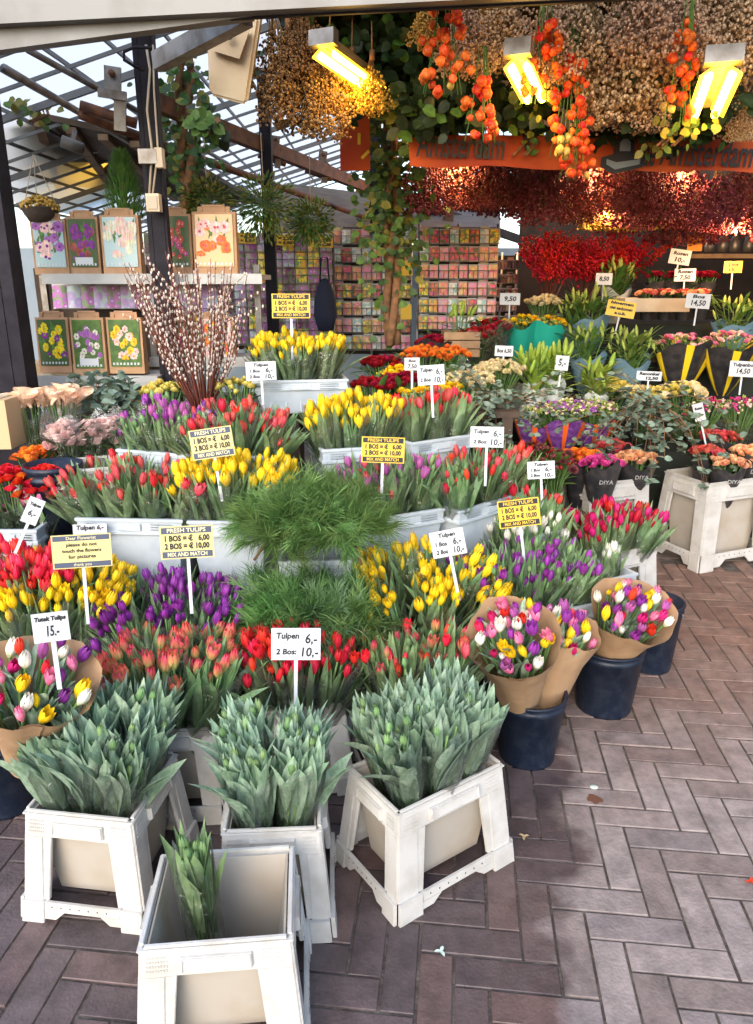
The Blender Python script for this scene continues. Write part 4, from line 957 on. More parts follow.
flowers('rose_bunch', 'dark red flowers in clear film nearest the wooden box', 'rose bunch', foot(478, 330, 4.3, .26), [RS['dkred'], MU['dkred']], 26, .10, .26, 1.0, wrap='film', wtop=.95, group='dark red bunches')
flowers('protea_bunch', 'yellow green protea buds in a wooden pot', 'protea', foot(460, 318, 4.3, .2), [LB], 10, .07, .22, 1.0, leaf='leafg', nleaf=16, headname='bud', tilt=.6)
pp = foot(460, 345, 4.3, .06); 
def box_open(name, p, d, m, label, cat, rz=0, th=.012, n=3):
    b = MB(); w, dp, h = d
    for s_ in (-1, 1):
        for k in range(n):
            z = h*(k+.5)/n
            b.box((0, s_*(dp/2-th/2), z), (w, th, h/n-.006)); b.box((s_*(w/2-th/2), 0, z), (th, dp-2*th, h/n-.006))
    for a in (-1, 1):
        for c in (-1, 1): b.box((a*(w/2-th*1.6), c*(dp/2-th*1.6), h/2), (th, th, h-.003))
    b.box((0, 0, .006), (w-2*th, dp-2*th, .010))
    tag(ob(name, b.mesh(name, [m]), None, p, (0, 0, rz)), label, cat)
box_open('wooden_box', pp, (.2, .2, .14), 'wood', 'small slatted wooden box below the protea buds', 'box')
# rose tray at the back right
tr = at(655, 312, 4.75)
box_open('rose_tray', (tr.x, 4.85, tr.z), (.40, .26, .085), 'beige', 'beige tray of wrapped orange and pink roses', 'tray', 0, .012, 1)
for i in range(4):
    flowers('rose_bunch', f'orange pink rose bunch, number {["one","two","three","four"][i]} from the left in the beige tray' if False else f'{["leftmost","second","third","rightmost"][i]} orange pink rose bunch in the beige tray', 'rose bunch', foot(648+i*18, 294, 4.85, .16), [RS['peach'], RS['coral']], 12, .055, .17, .95, wrap='darkwrap', wtop=.8, group='rose bunches in the beige tray')
for i in range(4):
    flowers('rose_bunch', f'{["leftmost","second","third","rightmost"][i]} dark red rose bunch on the back shelf', 'rose bunch', foot(656+i*17, 276, 5.05, .16), RS['dkred'], 14, .06, .17, 1.0, wrap='darkwrap', wtop=.7, group='dark red rose bunches on the back shelf')
# red berry branches
def ilex(px, py, Y, label, seed, n=34, ln=.5, m='ilex'):
    p = at(px, py, Y); t = thing('berry_branch_bunch', label, 'berry branches', p, (0, 0, 0), 'red berry branches'); rr = random.Random(seed)
    for i in range(n):
        a = rr.uniform(0, 6.28); q = rr.random()**.5; top = Vector((math.cos(a)*q*.34, math.sin(a)*q*.2, ln*rr.uniform(.65, 1.0)*(1-.25*q)))
        b = MB(); mid = top*.5+Vector((0, 0, .04)); b.tube([(0, 0, -.1), mid, top], [.004, .003, .0015], 3, 1, False)
        for k in range(64):
            s_ = mid.lerp(top, rr.uniform(-.5, 1.02)); b.ball(s_+Vector((rr.gauss(0, .02), rr.gauss(0, .02), rr.gauss(0, .014))), .0092, 0, 1, 5, 3)
        ob('berry_branch', b.mesh('berry_branch', [m, 'twig']), t)
ilex(548, 300, 5.35, 'vivid red berry branches on the left', 1, ln=.52); ilex(583, 298, 5.4, 'vivid red berry branches in the middle', 2, ln=.50); ilex(620, 296, 5.5, 'vivid red berry branches on the right', 3, ln=.55, n=20)
# right-hand stepped stand, dark cloth front
def rstand():
    t = thing('display_stand', 'dark draped stand behind the rose crates', 'stand', (1, 4, 0))
    def step(x0, x1, y0, y1, z):
        b = MB(); b.box(((x0+x1)/2-1, (y0+y1)/2-4, z/2), (x1-x0, y1-y0, z)); ob('step', b.mesh('step', ['soil']), t)
    step(.78, 3.2, 4.0, 4.28, .50); step(.8, 3.2, 4.281, 4.62, .62); step(.9, 3.2, 4.621, 5.0, .92); step(.85, 3.2, 5.001, 5.7, 1.13)
    step(.55, .779, 3.35, 4.28, .45); step(-.1, .549, 3.34, 4.3, .72); step(.3, .899, 4.301, 4.9, .86)
rstand()
M['banner2'] = mat('deep orange banner cloth', (.45, .075, .012), .75, 0, 0, 3, (.28, .03, .01), bump=.2, bump_s=9)
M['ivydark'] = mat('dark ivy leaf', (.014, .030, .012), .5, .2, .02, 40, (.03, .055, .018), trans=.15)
M['barmetal'] = mat('grey glazing bar', (.17, .175, .18), .5, .1)
M['darkwall'] = mat('dark brown boards', (.03, .017, .010), .85, 0, 0, 8, (.015, .01, .007), bump=.3)
# ------------------------------------------------------------------ stall frame, roof, walls
def bar_mb(b, p, q, w, h, mi=0, up=(0, 0, 1)):
    p, q = Vector(p), Vector(q); d = (q-p); L_ = d.length; d.normalize()
    s_ = d.cross(Vector(up)).normalized(); u = s_.cross(d)
    vs = []
    for e in (p, q):
        for a, c in ((-1, -1), (1, -1), (1, 1), (-1, 1)): vs.append(e+s_*a*w/2+u*c*h/2)
    b.add(vs, [(0, 1, 2, 3), (7, 6, 5, 4), (0, 4, 5, 1), (1, 5, 6, 2), (2, 6, 7, 3), (3, 7, 4, 0)], mi, False)
def beam(name, p, q, w, h, m, label, cat, group=None):
    b = MB(); bar_mb(b, p, q, w, h); o = ob(name, b.mesh(name, [m])); return tag(o, label, cat, group)
def pipe(name, pts, r, m, label, cat, group=None):
    b = MB(); b.tube(pts, r, 8); o = ob(name, b.mesh(name, [m])); return tag(o, label, cat, group)
# eave
t = thing('roof_eave', 'pale metal roof edge running across the top of the stall', 'roof edge')
b = MB(); a_, c_ = at(-90, 31, 2.78), at(830, -16, 2.35); up = Vector((0, 0, .09)); bar_mb(b, a_+up, c_+up, .05, .18); ob('fascia', b.mesh('fascia', ['facia']), t)
b = MB(); a2, c2 = at(-90, 62, 2.80), at(252, 16, 2.62); a1, c1 = at(-90, 30, 2.80), at(252, 13, 2.62); back = Vector((0, .05, 0))
b.add([a2, c2, c1, a1, a2+back, c2+back, c1+back, a1+back], [(0, 1, 2, 3), (7, 6, 5, 4), (0, 4, 5, 1), (1, 5, 6, 2), (2, 6, 7, 3), (3, 7, 4, 0)], 0, False); ob('flashing', b.mesh('flashing', ['facia']), t)
b = MB(); bar_mb(b, a_+Vector((0, .03, .0)), c_+Vector((0, .03, .0)), .012, .012); ob('drip_rail', b.mesh('drip_rail', ['black']), t)
# posts
def post(px, py, Y, w, dp, z1, m, label, x=None):
    p = at(px, py, Y); b = MB(); b.box((0, 0, z1/2), (w, dp, z1))
    for s_ in (-1, 1): b.box((s_*w*.32, -dp/2-.002, z1/2), (.010, .004, z1-.02)); 
    b.box((0, 0, .01), (w*1.25, dp*1.25, .02)); 
    tag(ob('stall_post', b.mesh('stall_post', [m]), None, (x if x is not None else p.x, Y, 0)), label, 'post')
post(-17, 300, 3.02, .30, .10, 2.28, 'black', 'wide black post at the left edge of the stall')
post(150, 120, 3.45, .085, .05, 2.45, 'black', 'black post with pale cables behind the paper bag shelf')
post(269, 220, 4.7, .065, .065, 2.85, 'black', 'slim black post left of the seed racks')
post(375, 220, 6.4, .08, .08, 3.0, 'black', 'far black post behind the vine pillar')
post(448, 220, 7.2, .09, .09, 3.0, 'dkwood', 'dark far post right of the vine pillar')
post(490, 220, 8.2, .10, .09, 3.0, 'dkwood', 'thin dark far post near the red berries')
pipe('cable', [at(146, 45, 3.38), at(150, 70, 3.37), at(147, 110, 3.37), at(152, 150, 3.37), at(149, 200, 3.37)], .005, 'cable', 'pale cable running down the black post with the junction box', 'cable')
pipe('cable', [at(153, 45, 3.38), at(154, 90, 3.37), at(158, 150, 3.37), at(152, 200, 3.37)], .004, 'cable', 'thin second cable beside the pale cable on the post', 'cable')
pipe('cable', [at(152, 48, 3.3), at(135, 47, 3.3), at(124, 52, 3.3), at(124, 60, 3.3), at(134, 66, 3.3), at(144, 70, 3.38)], .006, 'black', 'looped black cable at the top of the post', 'cable')
def gadget(name, p, label, cat, boxes, m, rot=(0, 0, 0)):
    t = thing(name, label, cat, p, rot)
    for nm, c, d, mm in boxes: b = MB(); b.box(c, d); ob(nm, b.mesh(nm, [mm]), t)
gadget('junction_box', at(149, 157, 3.36), 'small grey junction box on the black post', 'junction box', [('housing', (0, 0, 0), (.075, .05, .055), 'steel'), ('cover_plate', (.045, 0, -.005), (.03, .045, .075), 'beige')], 'steel')
gadget('socket_box', at(154, 203, 3.36), 'small beige socket box low on the black post', 'socket', [('housing', (0, 0, 0), (.055, .045, .07), 'beige'), ('cover_plate', (0, -.025, 0), (.04, .005, .05), 'cable')], 'beige')
def clamp(px, py, Y, s, label):
    t = thing('pipe_clamp', label, 'clamp', at(px, py, Y), (.1, .1, .2), 'pipe clamps under the roof', s)
    b = MB(); b.box((0, 0, .06), (.07, .03, .10)); b.box((.0, -.02, .0), (.12, .03, .035)); b.box((.03, 0, -.08), (.05, .04, .12)); ob('bracket', b.mesh('bracket', ['steel']), t)
    b = MB(); b.tube([(-.14, 0, -.06), (.10, .02, -.10)], .022, 8); b.tube([(0, -.05, .08), (0, .05, .08)], .014, 8); ob('clamp_bolt', b.mesh('clamp_bolt', ['rusty']), t)
clamp(113, 95, 3.5, .95, 'rusty grey clamp left of the cabled post'); clamp(208, 118, 4.0, .6, 'small clamp on the brown beam beside the woody vine'); clamp(322, 165, 5.6, .8, 'small clamp on the brown beam near the seed racks'); clamp(275, 150, 4.9, .7, 'small clamp beside the slim black post')
beam('roof_brace', at(158, 62, 3.1), at(246, 15, 2.75), .05, .06, 'steel', 'sloping grey brace below the eave', 'brace')
beam('roof_beam', at(150, 100, 3.7), at(400, 201, 7.2), .05, .075, 'rusty', 'long rusty brown beam running back under the glass', 'beam')
beam('roof_beam', at(405, 200, 7.2), at(530, 243, 9.0), .05, .08, 'dkwood', 'dark far end of the long beam beside the red berries', 'beam')
pipe('scaffold_pipe', [at(82, 115, 3.5), at(190, 155, 4.4), at(330, 205, 6.5), at(395, 228, 7.5)], .022, 'rusty', 'rusty pipe below the long brown beam', 'pipe')
pipe('scaffold_pipe', [at(4, 68, 3.15), at(140, 148, 4.4)], .016, 'steel', 'pale grey pipe from the left post to the clamp', 'pipe')
pipe('scaffold_pipe', [at(28, 50, 3.1), at(140, 112, 4.0), at(230, 165, 5.5)], .013, 'steel', 'thin pale pipe parallel to the first under the glass', 'pipe')
# glass roof
def zr(x): return 2.24+.30*(x+1.6)
def glassroof():
    t = thing('glass_roof', 'sloping glass roof on thin metal bars at the left', 'glass roof', (0, 3, 0))
    x0, x1, y0, y1 = -2.6, .75, 2.90, 9.6
    b = MB(); b.add([(x0, y0-3, zr(x0)), (x1, y0-3, zr(x1)), (x1, y1-3, zr(x1)), (x0, y1-3, zr(x0))], [(0, 1, 2, 3)], 0, False); ob('glazing', b.mesh('glazing', ['glasspane']), t)
    n = 0; x = x0
    b = MB()
    while x <= x1+.01: bar_mb(b, (x, y0-3, zr(x)-.02), (x, y1-3, zr(x)-.02), .010, .018); x += .21
    ob('glazing_bars', b.mesh('glazing_bars', ['barmetal']), t)
    y = y0; k = 0
    while y <= y1:
        b = MB(); w = .022 if k % 3 == 0 else .011
        bar_mb(b, (x0, y-3, zr(x0)-.06), (x1, y-3, zr(x1)-.06), w, w*1.4); (ob('rafter', b.mesh('rafter', ['barmetal']), t) if k else None); y += .33; k += 1
glassroof()
def slab4(name, pts, m, label, cat, th=.03, ribs=0, rm='dkwood', kind=None):
    t = thing(name, label, cat); pts = [Vector(p) for p in pts]; u = Vector((0, 0, th)); b = MB()
    b.add(pts+[p+u for p in pts], [(0, 1, 2, 3), (7, 6, 5, 4), (0, 4, 5, 1), (1, 5, 6, 2), (2, 6, 7, 3), (3, 7, 4, 0)], 0, False); ob('panel', b.mesh('panel', [m]), t)
    for i in range(ribs):
        f_ = (i+.5)/ribs; b = MB(); bar_mb(b, pts[0].lerp(pts[1], f_)-u*.8, pts[3].lerp(pts[2], f_)-u*.8, .05, .03); ob('rib', b.mesh('rib', [rm]), t)
    return t
slab4('soffit', [at(-10, 108, 4.2), at(150, 142, 4.2), at(262, 205, 6.6), at(-30, 176, 6.6)], 'brownpanel', 'brown boarded soffit under the glass roof at left', 'soffit', ribs=5, rm='wood')
slab4('light_panel', [at(18, 176, 6.2), at(88, 182, 6.2), at(112, 160, 5.2), at(52, 150, 5.2)], 'panel_lit', 'yellow lit panel set in the brown soffit', 'light panel')
slab4('hut_roof', [at(270, 236, 6.5), at(500, 240, 6.5), at(500, 212, 9.0), at(270, 184, 9.0)], 'brownpanel', 'brown boarded hut roof far behind the seed racks', 'roof', ribs=12)
slab4('stall_canopy', [(-.42, 2.48, 2.52), (4.4, 2.30, 2.52), (4.4, 7.0, 2.42), (-.42, 5.2, 2.42)], 'dkwood', 'dark canopy boards above the hanging flowers', 'canopy', ribs=8)
def wallbox(name, x0, x1, y, z, m, label):
    b = MB(); b.box(((x0+x1)/2, y, z/2), (x1-x0, .12, z)); tag(ob(name, b.mesh(name, [m])), label, 'wall')
wallbox('back_wall', -7, 1.9, 9.9, 1.80, 'tile', 'grey blue rendered wall far behind the racks')
wallbox('back_wall', 1.35, 5.2, 7.4, 2.55, 'darkwall', 'dark back wall of the stall behind the dried flowers')
b = MB(); b.box((0, 0, 1.2), (.08, 4.6, 2.4)); tag(ob('side_wall', b.mesh('side_wall', ['dkwood']), None, (4.3, 5.1, 0)), 'dark side wall of the stall at far right', 'wall')
# beige housing
t = thing('heater_housing', 'big beige plastic housing under the eave', 'heater', (0, 0, 0))
pts = [at(209, 96, 3.15), at(247, 106, 3.15), at(261, 14, 3.12), at(206, 26, 3.12)]
b = MB(); u = Vector((0, .10, .05)); b.add(pts+[p+u for p in pts], [(0, 1, 2, 3), (7, 6, 5, 4), (0, 4, 5, 1), (1, 5, 6, 2), (2, 6, 7, 3), (3, 7, 4, 0)], 0, False)
me = b.mesh('housing', ['beige']); bm = bmesh.new(); bm.from_mesh(me); bmesh.ops.bevel(bm, geom=bm.edges[:], offset=.012, segments=3, affect='EDGES'); bm.to_mesh(me); bm.free(); ob('housing', me, t)
pts2 = [at(214, 50, 3.125), at(240, 58, 3.125), at(250, 30, 3.11), at(220, 28, 3.11)]; b = MB(); u2 = Vector((0, -.02, -.008)); b.add([p+u2 for p in pts2]+pts2, [(0, 1, 2, 3), (7, 6, 5, 4), (0, 4, 5, 1), (1, 5, 6, 2), (2, 6, 7, 3), (3, 7, 4, 0)], 0, False); ob('raised_panel', b.mesh('raised_panel', ['beige']), t)
b = MB(); c0 = at(230, 37, 3.09)+Vector((0, -.02, 0)); b.lathe([(.008, -.006), (.014, -.003), (.014, .003), (.008, .006)], 14, c=(0, 0, 0)); ob('ring', b.mesh('ring', ['ink']), t, c0, (pi/2, 0, 0))
# security camera and dome
t = thing('security_camera', 'small pale security camera below the soffit at left', 'camera', at(72, 145, 4.0), (0, .3, .5))
b = MB(); b.tube([(-.05, 0, 0), (.05, 0, 0)], .028, 14); ob('body', b.mesh('body', ['facia']), t); b = MB(); b.tube([(.05, 0, 0), (.056, 0, 0)], .02, 12); ob('lens', b.mesh('lens', ['ink']), t); b = MB(); b.box((0, 0, .045), (.02, .02, .05)); ob('bracket', b.mesh('bracket', ['steel']), t)
t = thing('dome_camera', 'black dome camera hanging above the red berries', 'camera', at(554, 208, 5.2)); b = MB(); b.lathe([(.001, -.05), (.03, -.042), (.048, -.015), (.05, .01)], 18); ob('dome', b.mesh('dome', ['ink']), t); b = MB(); b.lathe([(.05, .01), (.062, .012), (.062, .03), (.001, .03)], 18); ob('base', b.mesh('base', ['beige']), t)
b = MB(); b.tube([(0, 0, .03), (0, 0, .36)], .008, 6); ob('mounting_rod', b.mesh('mounting_rod', ['steel']), t)

# ------------------------------------------------------------------ lamps
def lamp(p, q, wd, label, watts):
    p, q = Vector(p), Vector(q); d = q-p; L_ = d.length; e = d.to_track_quat('X', 'Z')
    t = thing('fluorescent_lamp', label, 'lamp', (p+q)/2, e.to_euler(), 'yellow fluorescent lamps above the stall')
    b = MB(); b.box((0, 0, .022), (L_, wd*.30, .03)); b.box((-L_/2-.02, 0, .022), (.04, wd*.9, .05)); ob('housing', b.mesh('housing', ['steel']), t)
    for s_ in (-1, 1):
        b = MB(); pts = [(-L_/2, s_*wd*.15, .0), (-L_/2, s_*wd*.5, -.03), (L_/2, s_*wd*.5, -.03), (L_/2, s_*wd*.15, .0)]
        b.add(pts+[(x, y, z+.006) for x, y, z in pts], [(0, 1, 2, 3), (7, 6, 5, 4), (0, 4, 5, 1), (1, 5, 6, 2), (2, 6, 7, 3), (3, 7, 4, 0)], 0, False); rf = ob('reflector', b.mesh('reflector', ['diffuser']), t)
        b = MB(); b.tube([(-L_/2+.01, s_*wd*.27, -.022), (L_/2-.01, s_*wd*.27, -.022)], .014, 10); ob('tube', b.mesh('tube', ['tube']), rf)
    pl = bpy.data.lights.new('lamp_light', 'POINT'); pl.energy = watts; pl.color = (1, .55, .12); pl.shadow_soft_size = .08
    lo = bpy.data.objects.new('lamp_light', pl); COL.objects.link(lo); lo.location = (p+q)/2+Vector((0, -.06, -.12))
lamp(at(326, 47, 3.02), at(374, 82, 3.40), .11, 'yellow fluorescent lamp above the orange sign at left', 1.3)
lamp(at(519, 58, 2.72), at(536, 94, 3.02), .095, 'yellow fluorescent lamp between the hanging lantern strings', 1.3)
lamp(at(722, 66, 2.62), at(705, 110, 2.95), .125, 'brightest yellow fluorescent lamp near the right edge', 1.5)
def bulb(px, py, Y, w, label):  # bulbs out of sight, added for the warm glow and interior fill
    p = at(px, py, Y); t = thing('added_bulb', label, 'bulb', p, (0, 0, 0), 'added warm bulbs among the dried flowers')
    b = MB(); b.ball((0, 0, 0), .011, 0, 1.2, 12, 8); ob('glass_bulb', b.mesh('glass_bulb', ['bulb']), t)
    b = MB(); b.tube([(0, 0, .02), (0, 0, .06)], .014, 8); b.tube([(0, 0, .06), (0, 0, .5)], .003, 4); ob('socket', b.mesh('socket', ['ink']), t)
    pl = bpy.data.lights.new('added_bulb_light', 'POINT'); pl.energy = w; pl.color = (1, .56, .26); pl.shadow_soft_size = .06
    lo = bpy.data.objects.new('added_bulb_light', pl); COL.objects.link(lo); lo.location = p+Vector((0, -.06, 0))
bulb(455, 168, 4.35, 12, 'added warm bulb among dried flowers behind the vine pillar'); bulb(588, 178, 4.35, 13, 'added warm bulb among dried flowers above the red berries'); bulb(680, 178, 4.35, 13, 'added warm bulb among dried flowers near the right edge')
bulb(604, 214, 4.95, 9, 'added low warm bulb above the highest lily bunch'); bulb(500, 205, 6.2, 14, 'added far warm bulb over the seed packet racks'); bulb(735, 232, 4.7, 12, 'added low warm bulb at the right edge')

# ------------------------------------------------------------------ banner
t = thing('banner', 'orange Amsterdam banner under the hanging dried flowers', 'banner', (0, 3.42, 0))
def bz(px, py, Y=3.42): p = at(px, py, Y); return Vector((p.x, 0, p.z))
b = MB(); n = 24
tp = [bz(408+(375*i/n), 134+i*.25) for i in range(n+1)]; bt = [bz(410+(373*i/n), 166+i*.30+1.2*math.sin(i*.9)) for i in range(n+1)]
vs = [p+Vector((0, .012*math.sin(i*.8), 0)) for i, p in enumerate(tp)]+[p+Vector((0, .012*math.sin(i*.8+.5)-.01, 0)) for i, p in enumerate(bt)]
vs += [v+Vector((0, .004, 0)) for v in vs]; N_ = n+1
fs = [(i, N_+i, N_+i+1, i+1) for i in range(n)]+[(2*N_+i+1, 3*N_+i+1, 3*N_+i, 2*N_+i) for i in range(n)]
b.add(vs, fs); ob('cloth', b.mesh('cloth', ['banner2']), t)
for txt, px, py, wpx in (('Amsterdam', 460, 147, 80), ('de', 646, 155, 12), ('Amsterdam', 704, 155, 84)):
    me = text_mesh(txt, .15, 'ink', .002, shear=.15); xs = [v.co.x for v in me.vertices]; p = bz(px, py); wd = wpx*3.42/F
    ob('lettering', me, t, (p.x, -.032, p.z), (pi/2, .03, 0), (wd/(max(xs)-min(xs)), 1, 1))
me = text_mesh('I', .13, 'ink', .003); p = bz(526, 140); ob('lettering', me, t, (p.x, -.03, p.z), (pi/2, 0, 0))
def emblem():
    e = thing if False else None
    b = MB(); c = bz(622, 152)
    def pol(pts, mi, y): 
        vs = [(c.x+x*.125, y, c.z+z*.125) for x, z in pts]; k = len(vs); vs2 = [(x, y_+.003, z) for x, y_, z in vs]
        b.add(vs+vs2, [tuple(range(k))]+[tuple(range(k, 2*k))[::-1]]+[(i, i+k, (i+1) % k+k, (i+1) % k) for i in range(k)], mi, False)
    pol([(-.75, -.5), (-.3, -.72), (.65, -.5), (.72, -.15), (.35, -.1), (.30, .35), (0, .6), (-.32, .35), (-.35, -.1), (-.75, -.2)], 0, -.034)
    pol([(-.58, -.42), (-.28, -.58), (.52, -.42), (.55, -.26), (-.25, -.36), (-.58, -.26)], 1, -.040)
    pol([(-.18, -.02), (.18, -.02), (.17, .25), (0, .42), (-.18, .25)], 1, -.040)
    pol([(-.06, .58), (.06, .58), (.06, .9), (-.06, .9)], 0, -.034); pol([(.2, .3), (.6, .42), (.58, .5), (.18, .42)], 0, -.034)
    ob('emblem', b.mesh('emblem', ['ink', 'tile']), t)
emblem()
q = at(355, 130, 4.0); b = MB(); b.box((0, 0, 0), (26*4.2/F, .01, 64*4.2/F)); 
for i in range(4): b.box((-.04+.03*i, -.006, .10-.07*i), (.05, .003, .014), 1, rot=Matrix.Rotation(.8*i, 3, 'Y'))
tag(ob('orange_sign', b.mesh('orange_sign', ['banner', 'yellowwrap']), None, q), 'small upright orange sign left of the vine pillar', 'sign')

# ------------------------------------------------------------------ foliage overhead
def leafcloud(b, c, sx, sy, sz, n, s0, s1, mats, rr, hang=.6):
    for i in range(n):
        p = Vector((c[0]+rr.gauss(0, sx), c[1]+rr.gauss(0, sy), c[2]+rr.gauss(0, sz))); s_ = rr.uniform(s0, s1)
        a = rr.uniform(0, 6.28); d = Vector((math.cos(a), math.sin(a)*.6-.3, -hang+rr.uniform(-.4, .5)))
        b.leaf(p, d, (rr.uniform(-.5, .5), -1, .5), s_, s_*.85, .3, .2, rr.choice(mats), 3)
M['yleaf'] = mat('yellow and lamplit leaf', (.30, .28, .05), .5, .2, .02, 30, (.16, .20, .04), trans=.3)  # on the ivy by the lamps, lamplight is put into this leaf colour
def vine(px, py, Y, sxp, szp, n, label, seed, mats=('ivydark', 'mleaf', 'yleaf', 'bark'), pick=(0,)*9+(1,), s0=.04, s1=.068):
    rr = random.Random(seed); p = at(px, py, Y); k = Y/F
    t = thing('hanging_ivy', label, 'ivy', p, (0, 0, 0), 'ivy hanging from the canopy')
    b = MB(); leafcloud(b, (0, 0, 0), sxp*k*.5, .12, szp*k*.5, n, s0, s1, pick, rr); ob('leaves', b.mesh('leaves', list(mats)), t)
    b = MB()
    for i in range(5):
        x = rr.uniform(-.5, .5)*sxp*k; b.tube([(x, .1, szp*k), (x+.03, .05, 0), (x-.03, 0, -szp*k*.8)], .005, 4)
    ob('vine_stem', b.mesh('vine_stem', ['bark']), t)
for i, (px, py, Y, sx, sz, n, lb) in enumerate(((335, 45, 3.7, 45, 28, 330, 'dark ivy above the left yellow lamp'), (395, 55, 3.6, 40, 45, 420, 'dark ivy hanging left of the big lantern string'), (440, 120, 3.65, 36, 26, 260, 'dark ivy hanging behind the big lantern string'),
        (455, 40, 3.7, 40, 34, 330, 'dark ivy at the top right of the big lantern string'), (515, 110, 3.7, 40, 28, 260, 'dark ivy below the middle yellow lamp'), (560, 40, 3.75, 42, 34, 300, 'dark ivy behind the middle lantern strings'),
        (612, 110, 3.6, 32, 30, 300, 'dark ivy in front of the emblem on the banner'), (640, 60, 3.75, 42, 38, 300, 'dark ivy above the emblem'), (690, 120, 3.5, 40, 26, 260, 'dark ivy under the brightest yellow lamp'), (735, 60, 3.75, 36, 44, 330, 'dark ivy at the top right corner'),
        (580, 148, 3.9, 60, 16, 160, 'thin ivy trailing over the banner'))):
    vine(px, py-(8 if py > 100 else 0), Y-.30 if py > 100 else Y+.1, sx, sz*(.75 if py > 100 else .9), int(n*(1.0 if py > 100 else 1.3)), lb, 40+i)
vine(675, 132, 3.05, 24, 14, 46, 'ivy leaves painted yellow as lit by the brightest lamp', 71, pick=(2, 2, 1), s0=.025, s1=.042)
vine(527, 140, 3.35, 14, 16, 26, 'few ivy leaves painted yellow as lit below the middle lamp', 72, pick=(2, 2, 1), s0=.025, s1=.04)
# vine pillar
def pillar(px, py0, py1, Y, label, seed, r, leaves, wleaf, m2=('mleaf', 'dleaf', 'yleaf'), px1=None, name='vine_pillar'):
    rr = random.Random(seed); a, c = at(px, py0, Y), at(px1 or px, py1, Y); t = thing(name, label, 'vine', c)
    d = a-c
    for k in range(3):
        b = MB(); pts = []; ph = k*2.1
        for i in range(15): f_ = i/14; pts.append(d*f_+Vector((math.cos(ph+f_*7)*r*.8, math.sin(ph+f_*7)*r*.8, 0)))
        b.tube(pts, [r*.62*(1.1-.4*i/14) for i in range(15)], 7); ob('trunk', b.mesh('trunk', ['bark']), t)
    b = MB()
    for (f_, n, sx) in leaves:
        c0 = d*f_; leafcloud(b, c0, wleaf*sx, wleaf*.8*sx, abs(d.z)*.07, int(n*1.5), .028, .058, (0, 0, 1, 1, 2), rr, .5)
    ob('leaves', b.mesh('leaves', list(m2)), t)
pillar(390, 80, 345, 4.3, 'leafy vine climbing the tall pillar in the middle', 3, .036, [(f_/10, 78 if f_ > 3 else 10, 1.1 if f_ > 3 else .8) for f_ in range(1, 11)], .085, px1=392)
pillar(183, 55, 262, 3.95, 'woody vine with few leaves right of the cabled post', 4, .04, [(.45, 16, .8), (.55, 40, 1.1), (.65, 40, 1.0), (.8, 26, .9), (.92, 26, 1.4), (.3, 10, .8)], .075, px1=192)
vine(205, 125, 3.45, 16, 10, 60, 'mossy vine lying on the brown beam', 75, pick=(1, 1, 0), s0=.03, s1=.06)
vine(32, 112, 3.9, 12, 10, 30, 'small green leafy tuft below the glass roof', 76, pick=(1, 2), s0=.03, s1=.05)

def dried_proto(m, seed, R_=.13, L_=.34, n=420, br=.0085, stem='brown'):
    rr = random.Random(seed); b = MB()
    for i in range(30):
        a = rr.uniform(0, 6.28); q = rr.random()**.5*R_*.8
        b.tube([(0, 0, .02), (q*.4*math.cos(a), q*.4*math.sin(a), -L_*.4), (q*math.cos(a), q*math.sin(a), -L_*.85)], .0015, 3, 1, False)
    for i in range(n):
        t = rr.random()**.7; z = -L_*(.25+.75*t); w = R_*(.28+.72*math.sin(min(1, t*1.15)*pi*.55)); a = rr.uniform(0, 6.28); q = w*rr.random()**.4
        k = .5+.5*math.sin(a*5+z*22); q *= .62+.5*k
        b.ball((q*math.cos(a), q*math.sin(a), z+rr.uniform(-.01, .01)), br*rr.uniform(.6, 1.25), 0, 1, 5, 3, .2)
    return b.mesh('dried_heads', [m, stem])
DP = {k: [dried_proto(m, s_, *a) for s_ in (1, 2)] for k, m, a in (('cream', 'tan', (.15, .36, 1500, .0062)), ('brown', 'brown', (.13, .36, 1000, .0058)), ('gold', 'golden', (.10, .26, 700, .0065)),
        ('wine', 'wine', (.16, .32, 900, .0075)), ('rust', 'rust', (.16, .30, 900, .0075)))}
def dried(px, py, Y, kind, s_, label, group):
    p = at(px, py, Y); t = thing('dried_flower_bunch', label, 'dried flowers', p+Vector((0, 0, .2*s_)), (R.uniform(-.12, .12), R.uniform(-.12, .12), R.uniform(0, 6)), group, s_)
    ob('flower_heads', R.choice(DP[kind]), t)
    b = MB(); b.tube([(0, 0, 0), (0, 0, .14)], .004, 4); b.tube([(0, 0, -.03), (0, 0, .015)], .014, 6); ob('tie_string', b.mesh('tie_string', ['bark']), t)
ORD = ['leftmost', 'second', 'third', 'fourth', 'fifth', 'sixth', 'seventh', 'eighth', 'ninth', 'tenth', 'eleventh', 'twelfth', 'thirteenth', 'fourteenth', 'fifteenth', 'sixteenth', 'seventeenth', 'eighteenth', 'nineteenth', 'twentieth']
for i, (px, py, s_) in enumerate(((424, 35, .6), (468, 36, .75), (507, 22, .9), (546, 38, .9), (583, 22, .95), (612, 52, 1.15), (640, 20, 1.0), (672, 30, 1.0), (708, 18, 1.05), (741, 28, 1.0))):
    dried(px, py, 2.95+.04*(i % 3), 'cream' if i not in (0,) else 'gold', s_, f'{ORD[i]} pale dried flower bunch in the upper hanging row', 'pale dried bunches in the upper row')
for i, (px, py, s_) in enumerate(((604, 84, .9), (634, 76, .95), (661, 74, .9), (652, 98, .7), (747, 100, .75), (598, 104, .5), (745, 122, .4))):
    dried(px, py, 3.1+.04*(i % 3), 'cream', s_, f'{ORD[i]} of the pale dried bunches hanging lower near the banner', 'pale dried bunches in the lower row')
